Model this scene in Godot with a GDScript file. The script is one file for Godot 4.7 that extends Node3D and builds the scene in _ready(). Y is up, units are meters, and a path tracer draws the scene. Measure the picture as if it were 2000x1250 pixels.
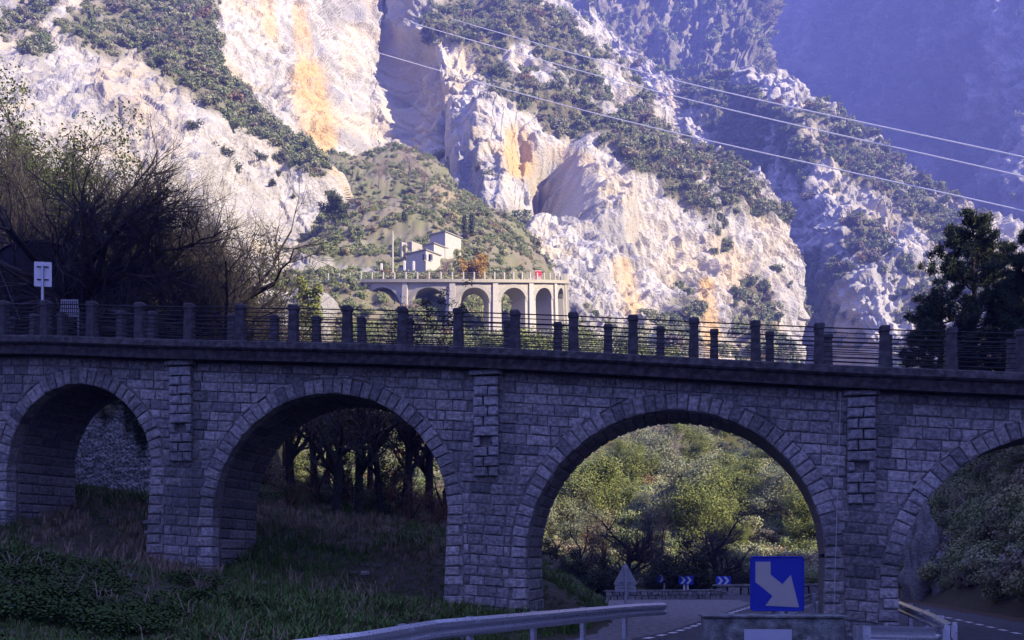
extends Node3D
# Stone road viaduct in a shaded valley, sunlit limestone crags and a second viaduct behind.

const FX := 2000.0        # focal length in photograph pixels
const HY := 1095.0        # row of the horizon
const EYE := 1.5
var SUN := Vector3(0.72, 0.46, 0.50).normalized()
var rng := RandomNumberGenerator.new()
var mats := {}
var taken := {}
var n_big := FastNoiseLite.new()
var n_mid := FastNoiseLite.new()
var n_rid := FastNoiseLite.new()
var n_cell := FastNoiseLite.new()
var n_cr := FastNoiseLite.new()
var n_fine := FastNoiseLite.new()

class MB:
	var v := PackedVector3Array()
	var n := PackedVector3Array()
	var c := PackedColorArray()
	var col := Color(1, 1, 1)
	func tri(a: Vector3, b: Vector3, d: Vector3) -> void:
		var m := (d - a).cross(b - a)
		var l := m.length()
		if l < 1e-9:
			return
		m /= l
		v.append(a); v.append(b); v.append(d)
		n.append(m); n.append(m); n.append(m)
		c.append(col); c.append(col); c.append(col)
	func tri_out(a: Vector3, b: Vector3, d: Vector3, ctr: Vector3) -> void:
		var m := (d - a).cross(b - a)
		if m.dot((a + b + d) / 3.0 - ctr) < 0.0:
			tri(a, d, b)
		else:
			tri(a, b, d)
	func quad(a: Vector3, b: Vector3, d: Vector3, e: Vector3) -> void:
		tri(a, b, d)
		tri(a, d, e)
	func quad_out(a: Vector3, b: Vector3, d: Vector3, e: Vector3, ctr: Vector3) -> void:
		tri_out(a, b, d, ctr)
		tri_out(a, d, e, ctr)
	func hexa(p: Array) -> void: # p[0..3] one end loop, p[4..7] other end loop
		var ctr := Vector3.ZERO
		for q in p:
			ctr += q
		ctr /= 8.0
		quad_out(p[0], p[1], p[2], p[3], ctr)
		quad_out(p[4], p[5], p[6], p[7], ctr)
		for i in 4:
			var j := (i + 1) % 4
			quad_out(p[i], p[j], p[j + 4], p[i + 4], ctr)
	func box(at: Vector3, size: Vector3, basis := Basis()) -> void:
		var h := size * 0.5
		var p := []
		for z in [-1, 1]:
			for q in [[-1, -1], [1, -1], [1, 1], [-1, 1]]:
				p.append(at + basis * Vector3(q[0] * h.x, q[1] * h.y, z * h.z))
		hexa(p)
	func bevel_box(at: Vector3, size: Vector3, b: float, basis := Basis()) -> void:
		# box whose vertical edges and top rim are chamfered
		var h := size * 0.5
		var ring := []
		for lev in 3:
			var y: float = [-h.y, h.y - b, h.y][lev]
			var k: float = [0.0, 0.0, b][lev]
			var x := h.x - k
			var z := h.z - k
			var r := []
			for q in [[-x, -z + b], [-x + b, -z], [x - b, -z], [x, -z + b], [x, z - b], [x - b, z], [-x + b, z], [-x, z - b]]:
				r.append(at + basis * Vector3(q[0], y, q[1]))
			ring.append(r)
		var ctr := at
		for i in 8:
			var j := (i + 1) % 8
			quad_out(ring[0][i], ring[0][j], ring[1][j], ring[1][i], ctr)
			quad_out(ring[1][i], ring[1][j], ring[2][j], ring[2][i], ctr)
			tri_out(ring[2][i], ring[2][j], at + basis * Vector3(0, h.y, 0), ctr)
			tri_out(ring[0][i], ring[0][j], at + basis * Vector3(0, -h.y, 0), ctr)
	func tube(p0: Vector3, p1: Vector3, r0: float, r1: float, sides: int) -> void:
		var d := p1 - p0
		if d.length_squared() < 1e-10:
			return
		d = d.normalized()
		var u := d.cross(Vector3(0, 1, 0) if absf(d.y) < 0.9 else Vector3(1, 0, 0)).normalized()
		var w := d.cross(u)
		for i in sides:
			var a0 := TAU * i / sides
			var a1 := TAU * (i + 1) / sides
			var e0 := u * cos(a0) + w * sin(a0)
			var e1 := u * cos(a1) + w * sin(a1)
			var q := [p0 + e0 * r0, p1 + e0 * r1, p1 + e1 * r1, p0 + e1 * r0]
			var m := [e0, e0, e1, e1]
			for k in [0, 1, 2, 0, 2, 3]:
				v.append(q[k]); n.append(m[k]); c.append(col)
	func path_tube(pts: Array, r: float, sides: int) -> void:
		for i in pts.size() - 1:
			tube(pts[i], pts[i + 1], r, r, sides)
	func lathe(at: Vector3, prof: Array, sides: int) -> void: # prof: [[radius, height]...]
		for k in prof.size() - 1:
			tube(at + Vector3(0, prof[k][1], 0), at + Vector3(0, prof[k + 1][1] + 1e-4, 0), prof[k][0], prof[k + 1][0], sides)
	func prism(pts: PackedVector2Array, front: Transform3D, depth: float, bevel := 0.0) -> void:
		# polygon in the xy plane of «front», pushed back by depth along -z of it
		var tris := Geometry2D.triangulate_polygon(pts)
		var ctr2 := Vector2.ZERO
		for q in pts:
			ctr2 += q
		ctr2 /= pts.size()
		var zf := front.basis.z
		for i in range(0, tris.size(), 3):
			var a := front * Vector3(pts[tris[i]].x, pts[tris[i]].y, 0)
			var b := front * Vector3(pts[tris[i + 1]].x, pts[tris[i + 1]].y, 0)
			var d := front * Vector3(pts[tris[i + 2]].x, pts[tris[i + 2]].y, 0)
			tri_out(a, b, d, (a + b + d) / 3.0 - zf)
			tri_out(a - zf * depth, b - zf * depth, d - zf * depth, (a + b + d) / 3.0)
		var ccw := not Geometry2D.is_polygon_clockwise(pts)
		for i in pts.size():
			var j := (i + 1) % pts.size()
			var e := pts[j] - pts[i]
			var o := Vector2(e.y, -e.x) if ccw else Vector2(-e.y, e.x)
			var a := front * Vector3(pts[i].x, pts[i].y, 0)
			var b := front * Vector3(pts[j].x, pts[j].y, 0)
			var inside := (a + b) * 0.5 - front.basis * Vector3(o.x, o.y, 0) - zf * depth * 0.5
			quad_out(a, b, b - zf * depth, a - zf * depth, inside)
	func mesh() -> ArrayMesh:
		var m := ArrayMesh.new()
		if v.is_empty():
			return m
		var arr := []
		arr.resize(Mesh.ARRAY_MAX)
		arr[Mesh.ARRAY_VERTEX] = v
		arr[Mesh.ARRAY_NORMAL] = n
		arr[Mesh.ARRAY_COLOR] = c
		m.add_surface_from_arrays(Mesh.PRIMITIVE_TRIANGLES, arr)
		return m

# ---------- naming ----------
func numbered(called: String) -> String:
	var k: int = taken.get(called, 0)
	taken[called] = k + 1
	return called if k == 0 else "%s_%03d" % [called, k]

func tag(o: Node, label: String, category := "", group := "", kind := "") -> void:
	if label: o.set_meta("label", label)
	if category: o.set_meta("category", category)
	if group: o.set_meta("group", group)
	if kind: o.set_meta("kind", kind)

func thing(called: String, label: String, category: String, at := Vector3.ZERO, turn := 0.0, group := "") -> Node3D:
	var o := Node3D.new()
	o.name = numbered(called)
	add_child(o)
	o.position = at
	o.rotation.y = turn
	tag(o, label, category, group)
	return o

func part(parent: Node, called: String, m: Mesh, mat: Material) -> MeshInstance3D:
	var o := MeshInstance3D.new()
	o.name = called
	o.mesh = m
	o.material_override = mat
	parent.add_child(o, true)
	return o

func solo(called: String, m: Mesh, mat: Material, label: String, category: String, group := "", kind := "") -> MeshInstance3D:
	var o := MeshInstance3D.new()
	o.name = numbered(called)
	o.mesh = m
	o.material_override = mat
	add_child(o)
	tag(o, label, category, group, kind)
	return o

func many(called: String, m: Mesh, mat: Material, xf: Array, cols: Array, label: String, parent: Node = self, category := "") -> MultiMeshInstance3D:
	var mm := MultiMesh.new()
	mm.transform_format = MultiMesh.TRANSFORM_3D
	mm.use_colors = not cols.is_empty()
	mm.mesh = m
	mm.instance_count = xf.size()
	for i in xf.size():
		mm.set_instance_transform(i, xf[i])
		if cols:
			mm.set_instance_color(i, cols[i])
	var o := MultiMeshInstance3D.new()
	o.name = numbered(called) if parent == self else called
	o.multimesh = mm
	o.material_override = mat
	parent.add_child(o, true)
	tag(o, label, category, "", "stuff")
	return o

# a place in the world from a direction seen in the photograph and a distance
func at(x: float, y: float, z: float) -> Vector3:
	return Vector3((x - 1000.0) / FX * z, EYE + (HY - y) / FX * z, -z)

func seen(p: Vector3) -> Vector2:
	var z := maxf(0.1, -p.z)
	return Vector2(1000.0 + FX * p.x / z, HY - FX * (p.y - EYE) / z)

func lin(r: float, g: float, b: float) -> Color:
	return Color(r, g, b).linear_to_srgb()

func noise_tex(freq: float, lo: float, hi: float, sd: int, size := 512, type := FastNoiseLite.TYPE_SIMPLEX, oct := 5) -> NoiseTexture2D:
	var t := NoiseTexture2D.new()
	var f := FastNoiseLite.new()
	f.seed = sd
	f.noise_type = type
	f.frequency = freq
	f.fractal_octaves = oct
	t.noise = f
	t.width = size
	t.height = size
	t.seamless = true
	var g := Gradient.new()
	g.set_color(0, Color(lo, lo, lo))
	g.set_color(1, Color(hi, hi, hi))
	t.color_ramp = g
	return t

# pale rock crossed by thin dark cracks
func crack_tex(freq: float, sd: int, size: int) -> NoiseTexture2D:
	var t := noise_tex(freq, 0.6, 1.0, sd, size, FastNoiseLite.TYPE_SIMPLEX, 5)
	var f: FastNoiseLite = t.noise
	f.fractal_type = FastNoiseLite.FRACTAL_RIDGED
	f.fractal_gain = 0.6
	var g := Gradient.new()
	g.offsets = PackedFloat32Array([0.0, 0.35, 0.72, 0.86, 1.0])
	g.colors = PackedColorArray([Color(0.86, 0.86, 0.86), Color(1, 1, 1), Color(0.9, 0.9, 0.9), Color(0.62, 0.61, 0.6), Color(0.42, 0.41, 0.4)])
	t.color_ramp = g
	return t

func normal_tex(freq: float, strength: float, sd: int, size := 512, type := FastNoiseLite.TYPE_SIMPLEX, oct := 5) -> NoiseTexture2D:
	var t := NoiseTexture2D.new()
	var f := FastNoiseLite.new()
	f.seed = sd
	f.noise_type = type
	f.frequency = freq
	f.fractal_octaves = oct
	t.noise = f
	t.width = size
	t.height = size
	t.seamless = true
	t.as_normal_map = true
	t.bump_strength = strength
	return t

func mat(called: String, color: Color, rough := 0.9, vcol := true) -> StandardMaterial3D:
	var m := StandardMaterial3D.new()
	m.resource_name = called
	m.albedo_color = color
	m.roughness = rough
	m.vertex_color_use_as_albedo = vcol
	m.metallic_specular = 0.3
	mats[called] = m
	return m

func tex(m: StandardMaterial3D, albedo: Texture2D, normal: Texture2D, scale: float, nscale := 1.0) -> void:
	m.uv1_triplanar = true
	m.uv1_world_triplanar = true
	m.uv1_scale = Vector3.ONE * scale
	if albedo:
		m.albedo_texture = albedo
	if normal:
		m.normal_enabled = true
		m.normal_texture = normal
		m.normal_scale = nscale

func setup_noise() -> void:
	n_big.seed = 11; n_big.frequency = 0.011; n_big.fractal_octaves = 3
	n_mid.seed = 12; n_mid.frequency = 0.05; n_mid.fractal_octaves = 3
	n_rid.seed = 13; n_rid.frequency = 0.03; n_rid.fractal_type = FastNoiseLite.FRACTAL_RIDGED; n_rid.fractal_octaves = 4
	n_cell.seed = 14; n_cell.noise_type = FastNoiseLite.TYPE_CELLULAR; n_cell.frequency = 0.12
	n_cell.cellular_return_type = FastNoiseLite.RETURN_DISTANCE2_SUB; n_cell.fractal_octaves = 2
	n_cr.seed = 16; n_cr.frequency = 0.085; n_cr.fractal_type = FastNoiseLite.FRACTAL_RIDGED; n_cr.fractal_octaves = 3; n_cr.fractal_gain = 0.6
	n_fine.seed = 15; n_fine.frequency = 0.3; n_fine.fractal_octaves = 3

func make_materials() -> void:
	var m := mat("limestone crag", Color(1, 1, 1), 0.95)
	tex(m, crack_tex(0.014, 3, 1024), normal_tex(0.02, 16.0, 4, 1024, FastNoiseLite.TYPE_SIMPLEX, 6), 0.045, 1.0)
	m = mat("hazy far slope", Color(1, 1, 1), 1.0)
	tex(m, noise_tex(0.03, 0.6, 1.0, 5), normal_tex(0.05, 8.0, 6), 0.02, 1.0)
	m = mat("earth", Color(1, 1, 1), 1.0)
	tex(m, noise_tex(0.03, 0.6, 1.0, 7), normal_tex(0.05, 6.0, 8), 0.6, 1.0)
	m = mat("masonry stone", Color(1, 1, 1), 0.9)
	tex(m, noise_tex(0.016, 0.55, 1.0, 9, 512, FastNoiseLite.TYPE_SIMPLEX, 6), normal_tex(0.03, 7.0, 10, 512, FastNoiseLite.TYPE_SIMPLEX, 6), 0.9, 1.0)
	m = mat("mortar", lin(0.30, 0.285, 0.265), 1.0)
	tex(m, noise_tex(0.03, 0.5, 1.0, 21), normal_tex(0.06, 6.0, 22), 1.3, 1.0)
	m = mat("weathered concrete", Color(1, 1, 1), 0.92)
	tex(m, noise_tex(0.012, 0.45, 1.0, 23, 512, FastNoiseLite.TYPE_SIMPLEX, 6), normal_tex(0.07, 6.0, 24), 0.7, 0.8)
	m = mat("post concrete", Color(1, 1, 1), 0.92)
	tex(m, noise_tex(0.012, 0.6, 1.0, 23), normal_tex(0.07, 3.0, 24, 256), 0.7, 0.3)
	m = mat("asphalt", Color(1, 1, 1), 0.85)
	tex(m, noise_tex(0.02, 0.65, 1.0, 25, 512, FastNoiseLite.TYPE_SIMPLEX, 6), normal_tex(0.2, 4.0, 26), 0.35, 0.7)
	mat("paint", Color(1, 1, 1), 0.6)
	m = mat("galvanised steel", lin(0.50, 0.52, 0.54), 0.38)
	m.metallic = 0.75
	m.roughness_texture = noise_tex(0.02, 0.6, 1.0, 27)
	m.uv1_triplanar = true
	m.uv1_world_triplanar = true
	m.uv1_scale = Vector3.ONE * 1.2
	m = mat("dark iron", lin(0.035, 0.033, 0.035), 0.6)
	m.metallic = 0.3
	m = mat("gate steel", lin(0.022, 0.023, 0.032), 0.6)
	m = mat("sign face", Color(1, 1, 1), 0.45)
	m = mat("bark", Color(1, 1, 1), 0.95)
	tex(m, noise_tex(0.03, 0.55, 1.0, 29), normal_tex(0.05, 8.0, 30), 1.5, 1.0)
	m = mat("twig", Color(1, 1, 1), 0.9)
	m = mat("leaf", Color(1, 1, 1), 0.6)
	m.backlight = Color(0.35, 0.35, 0.25)
	m = mat("slope bush leaf", lin(0.085, 0.095, 0.045), 0.7)
	m = mat("needle", Color(1, 1, 1), 0.7)
	m.backlight = Color(0.15, 0.15, 0.1)
	m = mat("grass", Color(1, 1, 1), 0.7)
	m.backlight = Color(0.3, 0.3, 0.2)
	m = mat("render plaster", Color(1, 1, 1), 0.9)
	tex(m, noise_tex(0.02, 0.75, 1.0, 31), normal_tex(0.06, 4.0, 32), 0.4, 0.6)
	m = mat("pale rubble", Color(1, 1, 1), 0.95)
	tex(m, noise_tex(0.03, 0.35, 1.0, 33, 512, FastNoiseLite.TYPE_SIMPLEX, 6), normal_tex(0.03, 14.0, 34, 512, FastNoiseLite.TYPE_SIMPLEX, 6), 0.5, 1.2)
	mat("cable", lin(0.75, 0.74, 0.70), 0.35)

# ---------- camera, sky, sun, haze ----------
func make_world() -> void:
	var cam := Camera3D.new()
	cam.name = "camera"
	cam.projection = Camera3D.PROJECTION_FRUSTUM
	cam.near = 0.1
	cam.far = 6000.0
	cam.size = 0.1 * 1250.0 / FX
	cam.frustum_offset = Vector2(0, 0.1 * (HY - 625.0) / FX)
	cam.position = Vector3(0, EYE, 0)
	add_child(cam)
	cam.current = true
	var env := Environment.new()
	env.background_mode = Environment.BG_SKY
	var sm := ProceduralSkyMaterial.new()
	sm.sky_top_color = Color(0.385, 0.42, 0.64)
	sm.sky_horizon_color = Color(0.55, 0.585, 0.79)
	sm.sky_curve = 0.15
	sm.ground_bottom_color = Color(0.2, 0.2, 0.22)
	sm.ground_horizon_color = Color(0.35, 0.37, 0.5)
	sm.sun_angle_max = 12.0
	sm.energy_multiplier = 1.0
	var sky := Sky.new()
	sky.sky_material = sm
	env.sky = sky
	env.tonemap_mode = Environment.TONE_MAPPER_LINEAR
	env.tonemap_exposure = 5.7
	env.fog_enabled = true
	env.fog_density = 0.00065
	env.fog_light_color = Color(0.52, 0.57, 1.0)
	env.sdfgi_enabled = true
	env.ssao_enabled = true
	env.ssil_enabled = true
	var we := WorldEnvironment.new()
	we.name = "world"
	we.environment = env
	add_child(we)
	var sun := DirectionalLight3D.new()
	sun.name = "sun"
	sun.light_energy = 1.6
	sun.light_color = Color(1.0, 0.94, 0.83)
	sun.light_angular_distance = 0.5
	sun.shadow_enabled = true
	sun.directional_shadow_max_distance = 1200.0
	add_child(sun)
	sun.look_at_from_position(SUN * 100.0, Vector3.ZERO, Vector3.UP)

# ---------- terrain sheets ----------
func cat(pts: Array, t: float) -> Vector3:
	var n := pts.size()
	t = clampf(t, 0.0, n - 1.0)
	var i := mini(int(t), n - 2)
	var f := t - i
	var a: Vector3 = pts[maxi(i - 1, 0)]
	var b: Vector3 = pts[i]
	var c: Vector3 = pts[i + 1]
	var d: Vector3 = pts[mini(i + 2, n - 1)]
	return b.cubic_interpolate(c, a, d, f)

func grid_mesh(p: PackedVector3Array, col: PackedColorArray, nu: int, nv: int, flip := false, facets := false) -> ArrayMesh:
	var nr := PackedVector3Array()
	nr.resize(p.size())
	for j in nv:
		for i in nu:
			var a := p[j * nu + mini(i + 1, nu - 1)] - p[j * nu + maxi(i - 1, 0)]
			var b := p[mini(j + 1, nv - 1) * nu + i] - p[maxi(j - 1, 0) * nu + i]
			var m := a.cross(b).normalized()
			nr[j * nu + i] = -m if flip else m
	var idx := PackedInt32Array()
	for j in nv - 1:
		for i in nu - 1:
			var a := j * nu + i
			if flip:
				idx.append_array([a, a + 1, a + nu, a + 1, a + nu + 1, a + nu])
			else:
				idx.append_array([a, a + nu, a + 1, a + 1, a + nu, a + nu + 1])
	var arr := []
	arr.resize(Mesh.ARRAY_MAX)
	arr[Mesh.ARRAY_VERTEX] = p
	if not facets:
		arr[Mesh.ARRAY_NORMAL] = nr
	arr[Mesh.ARRAY_COLOR] = col
	arr[Mesh.ARRAY_INDEX] = idx
	var m := ArrayMesh.new()
	m.add_surface_from_arrays(Mesh.PRIMITIVE_TRIANGLES, arr)
	return m

# capsule zones [x1, y1, x2, y2, radius, weight] as they are seen in the photograph
func zones(list: Array, s: Vector2) -> float:
	var sum := 0.0
	for z in list:
		var far: float = z[4] * 1.6
		if s.x < minf(z[0], z[2]) - far or s.x > maxf(z[0], z[2]) + far or s.y < minf(z[1], z[3]) - far or s.y > maxf(z[1], z[3]) + far:
			continue
		var a := Vector2(z[0], z[1])
		var b := Vector2(z[2], z[3])
		var q := Geometry2D.get_closest_point_to_segment(s, a, b)
		var d: float = s.distance_to(q) / z[4]
		if d < 1.6:
			sum += z[5] * (1.0 - smoothstep(0.55, 1.6, d))
	return sum

# columns: arrays of world points, each from the top of the slope to its foot, going right
func sheet(columns: Array, nu: int, nv: int, disp: Callable, colour: Callable) -> Dictionary:
	var curves := []
	for c in columns:
		var line := PackedVector3Array()
		for j in nv:
			line.append(cat(c, float(j) / (nv - 1) * (c.size() - 1)))
		curves.append(line)
	var p := PackedVector3Array()
	p.resize(nu * nv)
	for j in nv:
		var row := []
		for c in curves:
			row.append(c[j])
		for i in nu:
			p[j * nu + i] = cat(row, float(i) / (nu - 1) * (row.size() - 1))
	var nrm := PackedVector3Array()
	nrm.resize(nu * nv)
	for j in nv:
		for i in nu:
			var a := p[j * nu + mini(i + 1, nu - 1)] - p[j * nu + maxi(i - 1, 0)]
			var b := p[mini(j + 1, nv - 1) * nu + i] - p[maxi(j - 1, 0) * nu + i]
			nrm[j * nu + i] = b.cross(a).normalized()
	var col := PackedColorArray()
	col.resize(nu * nv)
	for k in nu * nv:
		var q := p[k]
		p[k] = q + nrm[k] * float(disp.call(q, seen(q)))
	for k in nu * nv:
		col[k] = colour.call(p[k], seen(p[k]), nrm[k])
	return {"mesh": grid_mesh(p, col, nu, nv, true), "p": p, "n": nrm, "nu": nu, "nv": nv}

func rock_disp(q: Vector3, big: float, mid: float, small: float, stretch := 0.55) -> float:
	var w := Vector3(q.x, q.y * stretch, q.z)
	var d := n_big.get_noise_3dv(w) * big
	d += (n_rid.get_noise_3dv(w) - 0.2) * mid * 0.7
	d += n_cr.get_noise_3dv(w) * small * 1.3
	d += (n_cell.get_noise_3dv(w * 1.3) + 0.6) * small
	d += (n_cell.get_noise_3dv(w * 2.4 + Vector3(70, 0, 0)) + 0.6) * small * 0.6
	# tilted beds break back in ledges
	var u := (q.x * 0.5 + q.y * 0.8 - q.z * 0.1) / 7.0 + n_mid.get_noise_3dv(q * 0.5) * 1.2
	d += (1.0 - (u - floorf(u))) * small * 0.55
	return d

func rock_colour(p: Vector3, ochre: float, veg: float) -> Color:
	var t := n_fine.get_noise_3dv(p * 0.5) * 0.5 + 0.5
	var c := Color(0.34, 0.32, 0.29).lerp(Color(0.50, 0.475, 0.435), t)
	var g := n_mid.get_noise_3dv(p * 0.7 + Vector3(300, 0, 0))
	c = c.lerp(Color(0.24, 0.23, 0.22), clampf(g * 2.0, 0.0, 0.75))
	# ochre stain runs down in streaks
	var st := n_mid.get_noise_3d(p.x * 3.0, p.y * 0.35, p.z * 3.0) * 0.5 + 0.5
	var y2 := n_big.get_noise_3dv(p * 2.6 + Vector3(0, 0, 500))
	c = c.lerp(Color(0.52, 0.43, 0.28), clampf(y2 * 1.3, 0.0, 0.55))
	c = c.lerp(Color(0.52, 0.34, 0.13), clampf(ochre * (0.25 + st * 1.2), 0.0, 0.85))
	var s := n_fine.get_noise_3dv(p * 0.9 + Vector3(50, 9, 0)) * 0.5 + 0.5
	var soil := Color(0.17, 0.145, 0.09).lerp(Color(0.11, 0.115, 0.05), s)
	return c.lerp(soil, clampf(veg, 0.0, 1.0))

# scatter plants over a sheet where a density says so
func scatter(sh: Dictionary, tries: int, density: Callable) -> Array:
	var out := []
	var nu: int = sh.nu
	var nv: int = sh.nv
	var p: PackedVector3Array = sh.p
	for k in tries:
		var i := rng.randi_range(0, nu - 2)
		var j := rng.randi_range(0, nv - 2)
		var q := p[j * nu + i].lerp(p[(j + 1) * nu + i + 1], rng.randf())
		var s := seen(q)
		if s.x < -60 or s.x > 2060 or s.y < -60:
			continue
		if rng.randf() < float(density.call(q, s)):
			out.append(q)
	return out

const ZONE_A := [[230, -30, 370, 60, 75, 1.2], [340, 90, 420, 150, 55, 1.2], [430, 170, 500, 220, 38, 1.1], [520, 245, 620, 330, 22, 1.0], [20, 60, 60, 60, 26, 0.8], [50, 0, 90, 10, 26, 0.8], [140, 50, 220, 95, 26, 0.9], [60, 95, 80, 100, 20, 0.7], [170, 40, 200, 60, 22, 0.6]]
const OCHRE := [[585, 20, 600, 130, 16, 0.6], [600, 150, 625, 270, 30, 1.0], [520, 0, 530, 60, 14, 0.5], [1010, 270, 1020, 320, 24, 0.9], [985, 300, 1000, 330, 14, 0.6], [1215, 520, 1235, 600, 18, 0.6], [1380, 560, 1392, 690, 16, 0.9], [1480, 590, 1500, 620, 20, 0.5], [1410, 480, 1440, 560, 30, 0.25], [640, 290, 650, 330, 14, 0.4], [760, 80, 790, 170, 26, 0.35], [1090, 300, 1140, 320, 20, 0.3], [220, 160, 330, 260, 40, 0.25]]
const ZONE_C := [[870, 55, 960, 70, 40, 1.2], [930, 15, 1060, 60, 48, 1.2], [960, 150, 1090, 205, 34, 1.1], [1060, 110, 1180, 200, 24, 0.8], [1120, 60, 1260, 250, 34, 0.9], [1100, 250, 1260, 300, 40, 1.2], [1240, 260, 1310, 330, 40, 1.1], [1290, 270, 1430, 340, 26, 1.0], [1325, 380, 1400, 470, 34, 1.0], [1430, 390, 1520, 440, 26, 0.9], [1440, 560, 1530, 545, 26, 0.8], [1470, 600, 1500, 690, 34, 0.8], [1010, 410, 1030, 500, 20, 0.8], [1060, 490, 1110, 530, 26, 0.8], [1170, 490, 1230, 465, 16, 0.7], [1330, 600, 1320, 700, 34, 0.9], [1290, 420, 1310, 520, 14, 0.4], [1350, 540, 1330, 500, 18, 0.5], [930, 210, 990, 230, 18, 0.6]]
const BARE_C := [[1060, 330, 1100, 400, 50, 1.2], [1130, 340, 1280, 460, 70, 1.5], [1040, 390, 1120, 560, 40, 0.9], [1200, 520, 1540, 500, 60, 0.8], [860, 130, 960, 260, 50, 1.0], [1010, 110, 1060, 130, 24, 0.9], [1190, 140, 1210, 220, 22, 1.0], [1080, 5, 1180, 75, 18, 0.9], [1290, 240, 1330, 290, 20, 0.7]]
const ZONE_D := [[1380, 170, 1460, 330, 46, 1.0], [1600, 260, 1840, 420, 50, 1.0], [1560, 330, 1700, 480, 34, 0.7], [1560, 560, 1680, 480, 36, 0.8], [1480, 200, 1560, 300, 30, 0.8], [1740, 470, 1800, 600, 40, 0.8], [1580, 600, 1660, 660, 36, 0.7], [1860, 480, 2000, 640, 40, 0.7]]
const BARE_D := [[1470, 135, 1540, 190, 26, 1.0], [1600, 420, 1740, 560, 44, 0.7], [1560, 250, 1600, 330, 24, 0.6], [1700, 400, 1860, 540, 26, 0.6], [1900, 440, 1960, 520, 26, 0.6]]

func veg_a(q: Vector3, s: Vector2) -> float:
	return clampf(zones(ZONE_A, s) + n_mid.get_noise_3dv(q * 0.9) * 0.35 - 0.22, 0.0, 1.0)

func veg_c(q: Vector3, s: Vector2) -> float:
	if s.x < 850.0:
		return clampf(zones(ZONE_C, s) - 0.1, 0.0, 1.0)
	return clampf(zones(ZONE_C, s) - zones(BARE_C, s) + n_mid.get_noise_3dv(q * 0.9) * 1.0 - 0.12, 0.0, 1.0)

func veg_d(q: Vector3, s: Vector2) -> float:
	return clampf(zones(ZONE_D, s) - zones(BARE_D, s) + n_mid.get_noise_3dv(q * 0.8) * 1.1 - 0.06, 0.0, 1.0)

func terrace_y(x: float) -> float:
	return 0.0

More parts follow.
